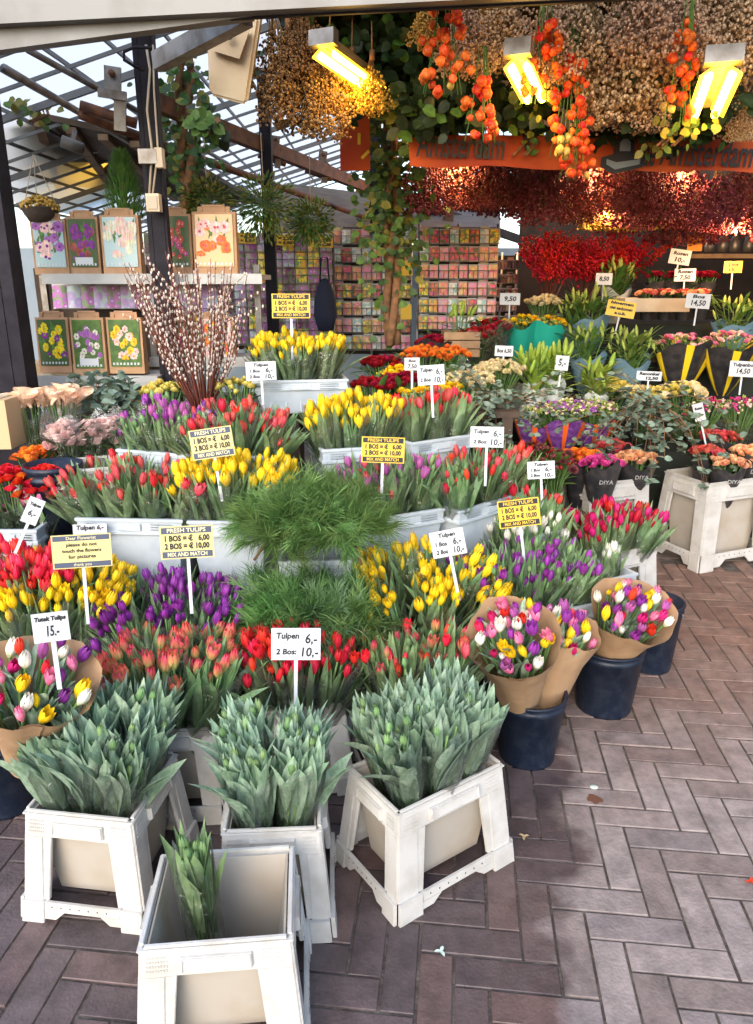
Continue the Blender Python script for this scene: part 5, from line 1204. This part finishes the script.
for i, (px, py, s_) in enumerate(((274, 58, .9), (290, 80, 1.0), (306, 82, 1.1), (330, 92, 1.0), (300, 45, .9), (352, 96, .8), (372, 100, .8), (488, 14, .6))):
    dried(px, py, 3.25+.05*(i % 3), 'brown' if i not in (5, 6, 7) else 'gold', s_, f'{ORD[i]} brown or golden dried bunch under the canopy\'s left end', 'brown dried bunches at the canopy\'s left')
k = 0
for row, (Y, y0) in enumerate(((4.3, 186), (4.75, 196), (5.3, 205))):
    for i in range(13):
        px = 425+i*29+row*9; py = y0+R.uniform(-10, 10)+(14 if px > 650 else 0)-(6 if px < 540 else 0)
        if row == 2 and px < 500: continue
        dried(px, py, Y, ('rust' if px < 640 else 'wine') if (i+row) % 4 else ('wine' if px < 640 else 'rust'), R.uniform(.95, 1.15), f'{ORD[i]} reddish dried bunch in the {["front", "middle", "rear"][row]} row below the banner', 'reddish dried bunches below the banner')
for i, px in enumerate((592, 612, 630, 648)): dried(px, 218, 5.0, 'gold', 1.1, f'{ORD[i]} of the golden grass bunches above the lilies', 'golden grass bunches')

# lantern strings
LAN = []
for k in range(3):
    b = MB(); r_ = .026
    def fn(u, v, k=k):
        a = 2*pi*u; q = r_*math.sin(min(1, v*1.02+.03)*pi)**.7*(1+.10*math.cos(5*a)); return (q*math.cos(a), q*math.sin(a), -r_*2.3*v)
    b.grid(fn, 10, 7); LAN.append([b.mesh('lantern', [m]) for m in ('lantern', 'fire', 'golden')])
def physalis(px, y0, y1, Y, n, wd, label, seed, mix=(0, 0, 0, 1)):
    rr = random.Random(seed); a = at(px, y0, Y); c = at(px, y1, Y); Lz = a.z-c.z
    t = thing('lantern_flower_string', label, 'lantern flowers', a, (0, 0, 0), 'strings of orange lantern flowers')
    b = MB()
    for i in range(6): x = rr.uniform(-.5, .5)*wd; b.tube([(x*.2, 0, .1), (x*.6, 0, -Lz*.5), (x, rr.uniform(-.02, .02), -Lz*.95)], .0022, 3)
    ob('stems', b.mesh('stems', ['mleaf']), t)
    for i in range(n):
        f_ = (i+.5)/n; z = -Lz*(.04+.93*f_); w_ = wd*(.35+.65*math.sin(f_*pi*.75)); x = rr.uniform(-.5, .5)*w_
        k = rr.choice(mix) if f_ < .75 else rr.choice(mix+(2,))
        ob('lantern', rr.choice(LAN)[k], t, (x, rr.uniform(-.03, .03), z+.03), (rr.uniform(-.5, .5), rr.uniform(-.5, .5), rr.uniform(0, 6)), rr.uniform(.42, .68))
physalis(446, 4, 100, 2.72, 40, .17, 'biggest orange lantern string hanging at the top', 1)
physalis(482, 80, 145, 2.80, 30, .12, 'orange lantern string right below the biggest one', 2)
physalis(545, 25, 108, 2.85, 38, .14, 'orange red lantern string before the middle lamp', 3, (0, 1, 1)); physalis(573, 58, 165, 2.9, 44, .14, 'longest red orange lantern string', 4, (1, 1, 0)); physalis(688, 22, 128, 2.8, 34, .10, 'orange lantern string left of the brightest lamp', 5)
physalis(578, 138, 182, 3.0, 26, .12, 'small red lantern cluster in front of the banner', 6, (1, 1, 0))

# mistletoe balls and conifer
def mistle(px, py, Y, r_, label, seed, m='mleaf', n=1300):
    rr = random.Random(seed); t = thing('mistletoe_bunch', label, 'mistletoe', at(px, py, Y), (0, 0, 0), 'hanging green bunches'); b = MB()
    for i in range(70):
        d = Vector((rr.gauss(0, 1), rr.gauss(0, 1), rr.gauss(-.1, .8))).normalized(); b.tube([(0, 0, .02), d*r_*.6], .0018, 3, 1, False)
    for i in range(n):
        d = Vector((rr.gauss(0, 1), rr.gauss(0, 1), rr.gauss(0, .85))).normalized()*r_*rr.uniform(.35, 1.0)
        b.leaf(d, (d.x, d.y, d.z-.02*rr.random()), (rr.uniform(-1, 1), rr.uniform(-1, 1), 1), .026, .011, .2, .1, rr.choice((0, 0, 2, 2)), 2)
    ob('leaves', b.mesh('leaves', [m, 'stem', 'yleaf']), t)
    b = MB(); b.tube([(0, 0, 0), (0, 0, .35)], .003, 4); ob('string', b.mesh('string', ['cable']), t)
mistle(264, 208, 4.1, .17, 'larger hanging green bunch before the slim black post', 1); mistle(311, 223, 4.3, .13, 'smaller hanging green bunch left of the seed rack', 2)
mistle(208, 205, 3.9, .13, 'hanging green bunch partly behind the woody vine', 3, 'dleaf')
def conifer():
    p = at(127, 222, 3.85); t = thing('small_conifer', 'small green conifer standing behind the paper bags', 'conifer', p); rr = random.Random(4); b = MB(); h = .30
    for i in range(1500):
        z = h*rr.random(); q = .105*(1-z/h)**.6*rr.random()**.4+.008; a = rr.uniform(0, 6.28); c = Vector((q*math.cos(a), q*math.sin(a), z)); b.leaf(c, (math.cos(a)*.5, math.sin(a)*.5, 1), (-math.cos(a), -math.sin(a), 0), .04, .006, .1, .1, 0, 2)
    ob('crown', b.mesh('crown', ['mleaf']), t); b = MB(); b.tube([(0, 0, -.06), (0, 0, .2)], .008, 6); ob('trunk', b.mesh('trunk', ['bark']), t)
    b = MB(); b.lathe([(.001, -.14), (.045, -.14), (.06, -.02), (.05, -.02)], 16); ob('pot', b.mesh('pot', ['dkwood']), t)
conifer()
p = at(40, 208, 3.6); t = thing('hanging_basket', 'yellow flowering basket hanging at the left of the shelf', 'hanging basket', p)
b = MB(); rr = random.Random(9)
for i in range(170): a = rr.uniform(0, 6.28); q = .085*rr.random()**.5; b.ball((q*math.cos(a), q*math.sin(a), .04*(1-(q/.085)**2)+rr.uniform(-.01, .012)), .009, 0, .7, 5, 3)
ob('flowers', b.mesh('flowers', ['golden']), t); b = MB(); b.lathe([(.001, -.07), (.05, -.06), (.085, 0), (.08, 0)], 18); ob('basket', b.mesh('basket', ['dkwood']), t)
b = MB()
for k in range(3): a = k*2.1; b.tube([(.08*math.cos(a), .08*math.sin(a), 0), (0, 0, .22)], .002, 4)
ob('hanger', b.mesh('hanger', ['cable']), t)

# ------------------------------------------------------------------ shelf of paper bags
def picmat(name, bg, c1, c2, scale, seed):
    m, nt, b = newmat(name); N = nt.nodes; L = nt.links; tc = N.new('ShaderNodeTexCoord'); oi = N.new('ShaderNodeObjectInfo')
    ad = N.new('ShaderNodeVectorMath'); ad.operation = 'ADD'; L.new(tc.outputs['Object'], ad.inputs[0]); 
    ml = N.new('ShaderNodeVectorMath'); ml.operation = 'SCALE'; ml.inputs['Scale'].default_value = 7.0; cb = N.new('ShaderNodeCombineXYZ'); L.new(oi.outputs['Random'], cb.inputs[0]); L.new(oi.outputs['Random'], cb.inputs[2]); L.new(cb.outputs[0], ml.inputs[0]); L.new(ml.outputs[0], ad.inputs[1])
    v = N.new('ShaderNodeTexVoronoi'); v.inputs['Scale'].default_value = scale; L.new(ad.outputs[0], v.inputs['Vector'])
    r = N.new('ShaderNodeValToRGB'); L.new(v.outputs['Distance'], r.inputs[0]); e = r.color_ramp.elements; e.new(.5); e.new(.5)
    for q, (p_, c) in zip(e, ((0, c2), (.28, c1), (.5, c1), (.62, bg))): q.position = p_; q.color = (*c, 1)
    hs = N.new('ShaderNodeHueSaturation'); sp = N.new('ShaderNodeSeparateColor'); L.new(v.outputs['Color'], sp.inputs[0]); mr = N.new('ShaderNodeMapRange'); mr.inputs[3].default_value = .44; mr.inputs[4].default_value = .56; L.new(sp.outputs[0], mr.inputs[0]); L.new(mr.outputs[0], hs.inputs['Hue']); L.new(r.outputs[0], hs.inputs['Color'])
    L.new(hs.outputs[0], b.inputs['Base Color']); b.inputs['Roughness'].default_value = .35; M[name] = m
G_ = (.06, .12, .03)
for nm, bg, c1, c2, s_ in (('pic_lilac', (.45, .55, .60), (.45, .30, .60), (.75, .45, .60), 22), ('pic_plum', (.10, .12, .05), (.12, .01, .09), (.75, .30, .12), 26), ('pic_white', (.35, .62, .62), (.78, .80, .76), (.70, .35, .45), 20), ('pic_red', (.12, .14, .05), (.70, .06, .10), (.80, .45, .1), 30),
        ('pic_peach', (.65, .35, .12), (.85, .35, .25), (.9, .45, .05), 22), ('pic_yelpurple', (.08, .15, .05), (.55, .60, .05), (.20, .05, .3), 28), ('pic_lil2', (.18, .26, .12), (.45, .12, .45), (.75, .70, .75), 34), ('pic_yel', (.25, .32, .10), (.85, .55, .03), (.8, .25, .35), 28), ('pic_pinky', (.65, .40, .45), (.80, .25, .35), (.85, .5, .1), 24)):
    picmat(nm, bg, c1, c2, s_, 1)
def shelfunit():
    t = thing('bag_shelf', 'grey metal shelf unit of paper bulb bags at left', 'shelf')
    for (x0, x1, py, Y, dp) in ((42, 262, 277, 3.55, .30), (22, 158, 379, 3.35, .30), (150, 262, 360, 3.6, .25)):
        a, c = at(x0, py, Y), at(x1, py, Y); z = (a.z+c.z)/2; b = MB(); b.box(((a.x+c.x)/2, Y+dp/2, z), (c.x-a.x, dp, .022)); b.box(((a.x+c.x)/2, Y-.004, z-.008), (c.x-a.x, .008, .045)); ob('shelf_board', b.mesh('shelf_board', ['grey']), t)
    a, c = at(44, 382, 3.88), at(152, 268, 3.88); b = MB(); b.box(((a.x+c.x)/2, 3.93, (a.z+c.z)/2), (c.x-a.x, .01, c.z-a.z)); ob('back_panel', b.mesh('back_panel', ['dkwood']), t)
    for px, Y in ((46, 3.86), (258, 3.9), (150, 3.9)):
        a = at(px, 300, Y); b = MB(); b.box((a.x, Y, .74), (.03, .03, 1.48)); ob('upright', b.mesh('upright', ['steel']), t)
shelfunit()
M['skypr'] = mat('printed pale blue', (.34, .48, .50), .35, 0); M['darkpr'] = mat('printed dark green', (.05, .09, .03), .35, 0); M['peachpr'] = mat('printed warm ground', (.60, .38, .18), .35, 0)
PICS = dict(pic_lilac=['skypr', 'mauve', 'blush', 'purple', 15, .022, 1], pic_plum=['darkpr', 'purple', 'rust', 'sedum', 22, .014, 1.4], pic_white=['skypr', 'white', 'blush', 'cream', 16, .024, 1], pic_red=['darkpr', 'coral', 'hotpink', 'cream', 26, .011, 1.5],
    pic_peach=['peachpr', 'blush', 'orange', 'coral', 18, .023, 1], pic_yelpurple=['darkpr', 'yellow', 'purple', 'lime', 20, .014, 1.5], pic_lil2=['mleaf', 'mauve', 'white', 'lilac', 26, .012, 1.3], pic_yel=['mleaf', 'yellow', 'blush', 'orange', 20, .014, 1.4], pic_pinky=['blush', 'coral', 'orange', 'yellow', 18, .018, 1.5])
def paperbag(px0, px1, py0, py1, Y, pic, label, rz=0.0, caption=False, grp='paper bags of flower bulbs'):
    a = at((px0+px1)/2, py1, Y); k = (Y*math.cos(PT)-(a.z-H)*math.sin(PT))/F; w = (px1-px0)*k*.96; h = (py1-py0)*k*.98
    t = thing('paper_bag', label, 'paper bag', a, (-.04, 0, rz), grp); b = MB(); dp = .07; hb = h*.90
    b.add([(-w/2, -dp/2, 0), (w/2, -dp/2, 0), (w/2, dp/2, 0), (-w/2, dp/2, 0), (-w/2, -dp/2+.006, hb), (w/2, -dp/2+.006, hb), (w/2, dp/2-.02, hb), (-w/2, dp/2-.02, hb)], [(3, 2, 1, 0), (0, 1, 5, 4), (1, 2, 6, 5), (2, 3, 7, 6), (3, 0, 4, 7), (4, 5, 6, 7)], 0, False)
    ob('bag_body', b.mesh('bag_body', ['bag']), t)
    b = MB(); b.tube([(-w*.28, -.02, hb-.01), (-w*.24, -.02, h*.985), (w*.24, -.02, h*.985), (w*.28, -.02, hb-.01)], .007, 5); b.box((0, -.02, hb+.008), (w*.75, .006, .03)); ob('handle', b.mesh('handle', ['bag']), t)
    pz0, pz1 = hb*.13, hb*.96; b = MB(); PM = PICS[pic]; rp = random.Random(int(px0*7+py0)); b.box((0, -dp/2-.001, (pz0+pz1)/2), (w*.86, .003, pz1-pz0), rot=Matrix.Rotation(-.018, 3, 'X'))
    pw, ph_ = w*.86, pz1-pz0
    for q in range(26):      # printed leaves
        x = rp.uniform(-.42, .42)*pw; z = rp.uniform(.05, .8)*ph_; an = rp.uniform(-.5, .5); ln = rp.uniform(.12, .3)*ph_; u_ = Vector((math.sin(an), 0, math.cos(an))); s_ = Vector((u_.z, 0, -u_.x))*.006
        pts = [Vector((x, 0, z))-s_*.3, Vector((x, 0, z))+s_*.3, Vector((x, 0, z))+u_*ln*.5+s_, Vector((x, 0, z))+u_*ln, Vector((x, 0, z))+u_*ln*.5-s_]
        pts = [Vector((max(-pw*.49, min(pw*.49, p.x)), -dp/2-.0030-q*.00001, pz0+max(.0, min(ph_*.99, p.z)))) for p in pts]; b.add(pts, [tuple(range(5))], 1, False)
    nf = PM[4]
    for q in range(nf):      # printed flowers: petals round an eye
        cx_ = rp.uniform(-.40, .40)*pw; cz_ = pz0+ph_*rp.uniform(.14, .90); fr_ = PM[5]*rp.uniform(.8, 1.2); mi = 2 if rp.random() < .6 else 3
        for k_ in range(6):
            a_ = k_*pi/3+q; b.disc((max(-pw*.44, min(pw*.44, cx_+fr_*.55*math.cos(a_))), -dp/2-.0034-q*.00002-k_*.000002, max(pz0+.012, min(pz1-.012, cz_+fr_*.55*math.sin(a_)*PM[6]))), fr_*.52, mi, 8, (0, -1, 0), .12)
        b.disc((cx_, -dp/2-.0037-q*.00002, cz_), fr_*.28, 4, 7)
    pl_ = ob('picture_label', b.mesh('picture_label', PM[:1]+['mleaf']+[PM[1], PM[2], PM[3]]), t)
    if caption: b = MB(); b.box((0, -dp/2-.0052, hb*.24), (w*.56, .002, hb*.12)); ob('caption_strip', b.mesh('caption_strip', ['card']), pl_)
    b = MB()
    for i in range(8): b.box(((i-3.5)*w*.1, -dp/2-.0048, pz0+.012), (w*.05, .002, .010))
    ob('dotted_edge', b.mesh('dotted_edge', ['card']), pl_)
for a in ((38, 72, 216, 275, 3.60, 'pic_lilac', 'paper bag with lilac roses picture, leftmost on the top shelf', .12), (73, 105, 214, 275, 3.62, 'pic_plum', 'paper bag with dark plum tulips picture on the top shelf', 0, True), (106, 145, 212, 275, 3.6, 'pic_white', 'paper bag with white and pink roses picture on the top shelf'),
          (160, 196, 211, 275, 3.66, 'pic_red', 'paper bag with red tulips picture beside the pussy willow top'), (196, 240, 209, 275, 3.62, 'pic_peach', 'paper bag with peach and orange flowers picture, rightmost on top'),
          (43, 76, 312, 372, 3.42, 'pic_yelpurple', 'paper bag with yellow and purple tulips picture on the lower shelf'), (77, 111, 312, 375, 3.40, 'pic_lil2', 'paper bag with lilac and white flowers picture on the lower shelf', 0, True), (112, 148, 312, 373, 3.42, 'pic_yel', 'paper bag with yellow tulips picture on the lower shelf'),
          (203, 237, 312, 366, 3.64, 'pic_pinky', 'paper bag with pink lilies picture right of the willow on the lower shelf'), (162, 198, 314, 366, 3.66, 'pic_red', 'paper bag with red tulips picture behind the willow on the lower shelf')):
    paperbag(*a)
# small packets between the shelves and on the racks
pk = []
M['packetback'] = mat('packet header', (.42, .42, .40), .4, .35, .06)
b = MB(); w_, h_ = .085, .125
def pfn(u, v): return ((u-.5)*w_, -.008*math.sin(pi*u)*math.sin(pi*min(1, v*1.1)), v*h_)
PKS = []
for pic in ('pic_lilac', 'pic_red', 'pic_white', 'pic_yel', 'pic_pinky', 'pic_lil2', 'pic_peach', 'pic_plum'):
    b = MB(); b.grid(pfn, 5, 6); b.grid(lambda u, v: ((.5-u)*w_, .008*math.sin(pi*u)*math.sin(pi*min(1, v*1.1)), v*h_), 5, 4)
    b.grid(lambda u, v: ((u-.5)*w_*.86, -.0105-.008*math.sin(pi*(.07+.86*u)), h_*(.03+.86*v)), 4, 4, 1)
    PKS.append(b.mesh('packet', ['packetback', pic])); b2 = MB(); 
def packet(p, k, label, grp, s_=1.0, rz=0):
    o = ob('seed_packet', PKS[k], None, p, (-.08, 0, rz+R.uniform(-.08, .08)), s_*R.uniform(.96, 1.04)); tag(o, label, 'seed packet', grp)
for i in range(12):
    p = at(62+i*13.5, 309, 3.75); packet(p, 0 if i % 2 else 5, f'{ORD[i]} purple seed packet hanging between the two bag shelves', 'purple packets between the shelves', .95)
def rack(x0, x1, y0, y1, Y, rows, cols, label, nm, ks, rz=0.0):
    a, c = at(x0, y1, Y), at(x1, y0, Y); wd, ht = c.x-a.x, c.z-a.z
    t = thing('seed_rack', label, 'seed rack', a, (0, 0, 0), 'wire racks of seed packets')
    b = MB()
    for i in range(3): b.tube([(wd*i/2, .10, -a.z), (wd*i/2, .10, ht+.02)], .010, 6)
    ob('rack_frame', b.mesh('rack_frame', ['steel']), t)
    b = MB(); b.box((wd/2, .125, ht/2-.02), (wd*.98, .006, ht+.04)); ob('backing_board', b.mesh('backing_board', ['dkwood']), t)
    for r_ in range(rows):
        z = ht*(r_)/rows; b = MB()
        for dz, y in ((0, -.02), (.055, -.035), (0, .08)): b.tube([(0, y, z+dz), (wd, y, z+dz)], .0035, 4)
        for i in range(cols*2+1): x = wd*i/(cols*2); b.tube([(x, .08, z), (x, -.02, z), (x, -.035, z+.055)], .002, 3, 0, False)
        b.box((wd/2, .09, z+.03), (wd, .004, .05), 1)
        ob('wire_tray', b.mesh('wire_tray', ['steel', 'soil']), t)
        for i in range(cols):
            s_ = min(1.05, wd/cols/.088); packet((a.x+wd*(i+.5)/cols, Y+.01, a.z+z+.004), R.choice(ks), f'one of the seed packets in row {["one","two","three","four","five","six","seven","eight"][rows-1-r_]} from the top of the {nm} rack', 'seed packets on the wire racks', s_)
            packet((a.x+wd*(i+.5)/cols+.01, Y+.045, a.z+z+.02), R.choice(ks), f'one of the seed packets in row {["one","two","three","four","five","six","seven","eight"][rows-1-r_]} from the top of the {nm} rack', 'seed packets on the wire racks', s_) if (i % 3 == 0 and cols < 10) else None
rack(152, 332, 236, 345, 5.2, 7, 15, 'wire seed rack left of the middle with dark lilac packets', 'left', (0, 5, 7, 3, 5))
rack(333, 412, 226, 350, 5.5, 7, 8, 'tall wire seed rack left of the vine pillar with white packets', 'middle', (2, 4, 3, 1, 6, 2))
rack(418, 500, 226, 330, 5.3, 6, 8, 'wire seed rack right of the vine pillar', 'right', (4, 6, 1, 3, 2))
rack(486, 520, 255, 325, 6.0, 5, 5, 'narrow wire rack of brown packets below the glass roof end', 'narrow', (6, 7, 1))
rack(240, 268, 236, 345, 4.9, 0, 2, 'bare wire stand beside the slim black post', 'bare', (1,)) if False else None
for px, py, lb in ((245, 238, 'yellow header card on the left rack, first'), (283, 240, 'yellow header card on the left rack, second'), (322, 242, 'yellow header card on the left rack, third'), (407, 268, 'yellow price card beside the vine pillar, upper'), (406, 312, 'yellow price card beside the vine pillar, lower')):
    sign(px, py, 22 if px < 400 else 11, 10 if px < 400 else 14, 5.15, 'l', lb, 'small yellow rack cards', 0, 0, yaw=0, back=0, face='yellowcard', lines=[('1 = 2,50', 0, .15, .4, .8), ('3 = 6,00', 0, -.25, .4, .8)] if px < 400 else [])
# dark bag hanging at the rack
t = thing('hanging_bag', 'dark navy cloth bag hanging in front of the racks', 'bag', at(325, 300, 5.0)); b = MB(); b.lathe([(.001, -.20), (.05, -.19), (.075, -.10), (.07, .0), (.045, .09), (.02, .13), (.001, .135)], 14, sx=1, sy=.6); ob('bag_body', b.mesh('bag_body', ['navycloth']), t)
b = MB(); b.tube([(-.03, 0, .11), (-.02, 0, .26), (.02, 0, .26), (.03, 0, .11)], .006, 5); ob('strap', b.mesh('strap', ['navycloth']), t)
# cartons and low things in the far left
for px, py, Y, d, lb in ((5, 445, 2.75, (.12, .15, .18), 'brown carton at the left edge behind the calla lilies'), (60, 405, 3.5, (.30, .2, .2), 'brown carton under the lower bag shelf'), (130, 405, 3.7, (.28, .2, .2), 'second brown carton under the bag shelf')):
    p = at(px, py, Y); b = MB(); b.box((0, 0, d[2]/2), d); b.box((0, 0, d[2]+.002), (.05, d[1]+.004, .003), 1); b.box((0, -d[1]/2-.002, d[2]*.8), (.05, .003, d[2]*.35), 1); tag(ob('carton', b.mesh('carton', ['cartoon', 'beige']), None, p), lb, 'carton')
# vases on the far right shelf
for i, px in enumerate((709, 722, 734, 748)):
    p = at(px, 252, 5.5); b = MB(); b.lathe([(.001, 0), (.03, 0), (.036, .04), (.03, .09), (.012, .11), (.014, .13), (.010, .13)], 16); tag(ob('glass_vase', b.mesh('glass_vase', ['steel']), None, p), f'{ORD[i]} grey vase on the shelf under the dark red dried bunches', 'vase', 'grey vases at the back right')
p = at(740, 254, 5.5); b = MB(); b.box((0, 0, -.015), (.8, .3, .03)); tag(ob('back_shelf', b.mesh('back_shelf', ['wood']), None, (p.x, 5.6, p.z)), 'wooden shelf holding grey vases at the back right', 'shelf')
# ------------------------------------------------------------------ camera, light, render settings
cam = bpy.data.cameras.new('camera'); co = bpy.data.objects.new('camera', cam); COL.objects.link(co); sc.camera = co
cam.sensor_fit = 'VERTICAL'; cam.sensor_height = 24; cam.lens = 24*F/1024; cam.clip_end = 500; cam.clip_start = .02
co.location = (0, 0, H); co.rotation_euler = (pi/2-PT, 0, 0)
w = bpy.data.worlds.new('World'); sc.world = w; w.use_nodes = True
nt = w.node_tree; sky = nt.nodes.new('ShaderNodeTexSky'); sky.sky_type = 'NISHITA'; sky.sun_disc = False
EL, AZ = math.radians(32), math.radians(200)
sky.sun_elevation = EL; sky.sun_rotation = AZ; sky.air_density = 1.0; sky.dust_density = 2.0; sky.ozone_density = 1.0
nt.links.new(sky.outputs[0], nt.nodes['Background'].inputs[0]); nt.nodes['Background'].inputs[1].default_value = .15
sl = bpy.data.lights.new('sun', 'SUN'); sl.energy = .6; sl.angle = math.radians(60); sl.color = (1, .97, .94)
so = bpy.data.objects.new('sun', sl); COL.objects.link(so)
dv = Vector((math.sin(AZ)*math.cos(EL), math.cos(AZ)*math.cos(EL), math.sin(EL))); so.rotation_euler = dv.to_track_quat('Z', 'Y').to_euler(); so.location = (0, -3, 6)
sc.view_settings.view_transform = 'Standard'; sc.view_settings.look = 'None'; sc.view_settings.exposure = 1.6; sc.view_settings.gamma = 1
sc.render.engine = 'CYCLES'; cy = sc.cycles; cy.use_denoising = True; cy.max_bounces = 6; cy.diffuse_bounces = 4; cy.glossy_bounces = 2; cy.transmission_bounces = 2; cy.transparent_max_bounces = 14
cy.sample_clamp_indirect = 6; cy.caustics_reflective = False; cy.caustics_refractive = False
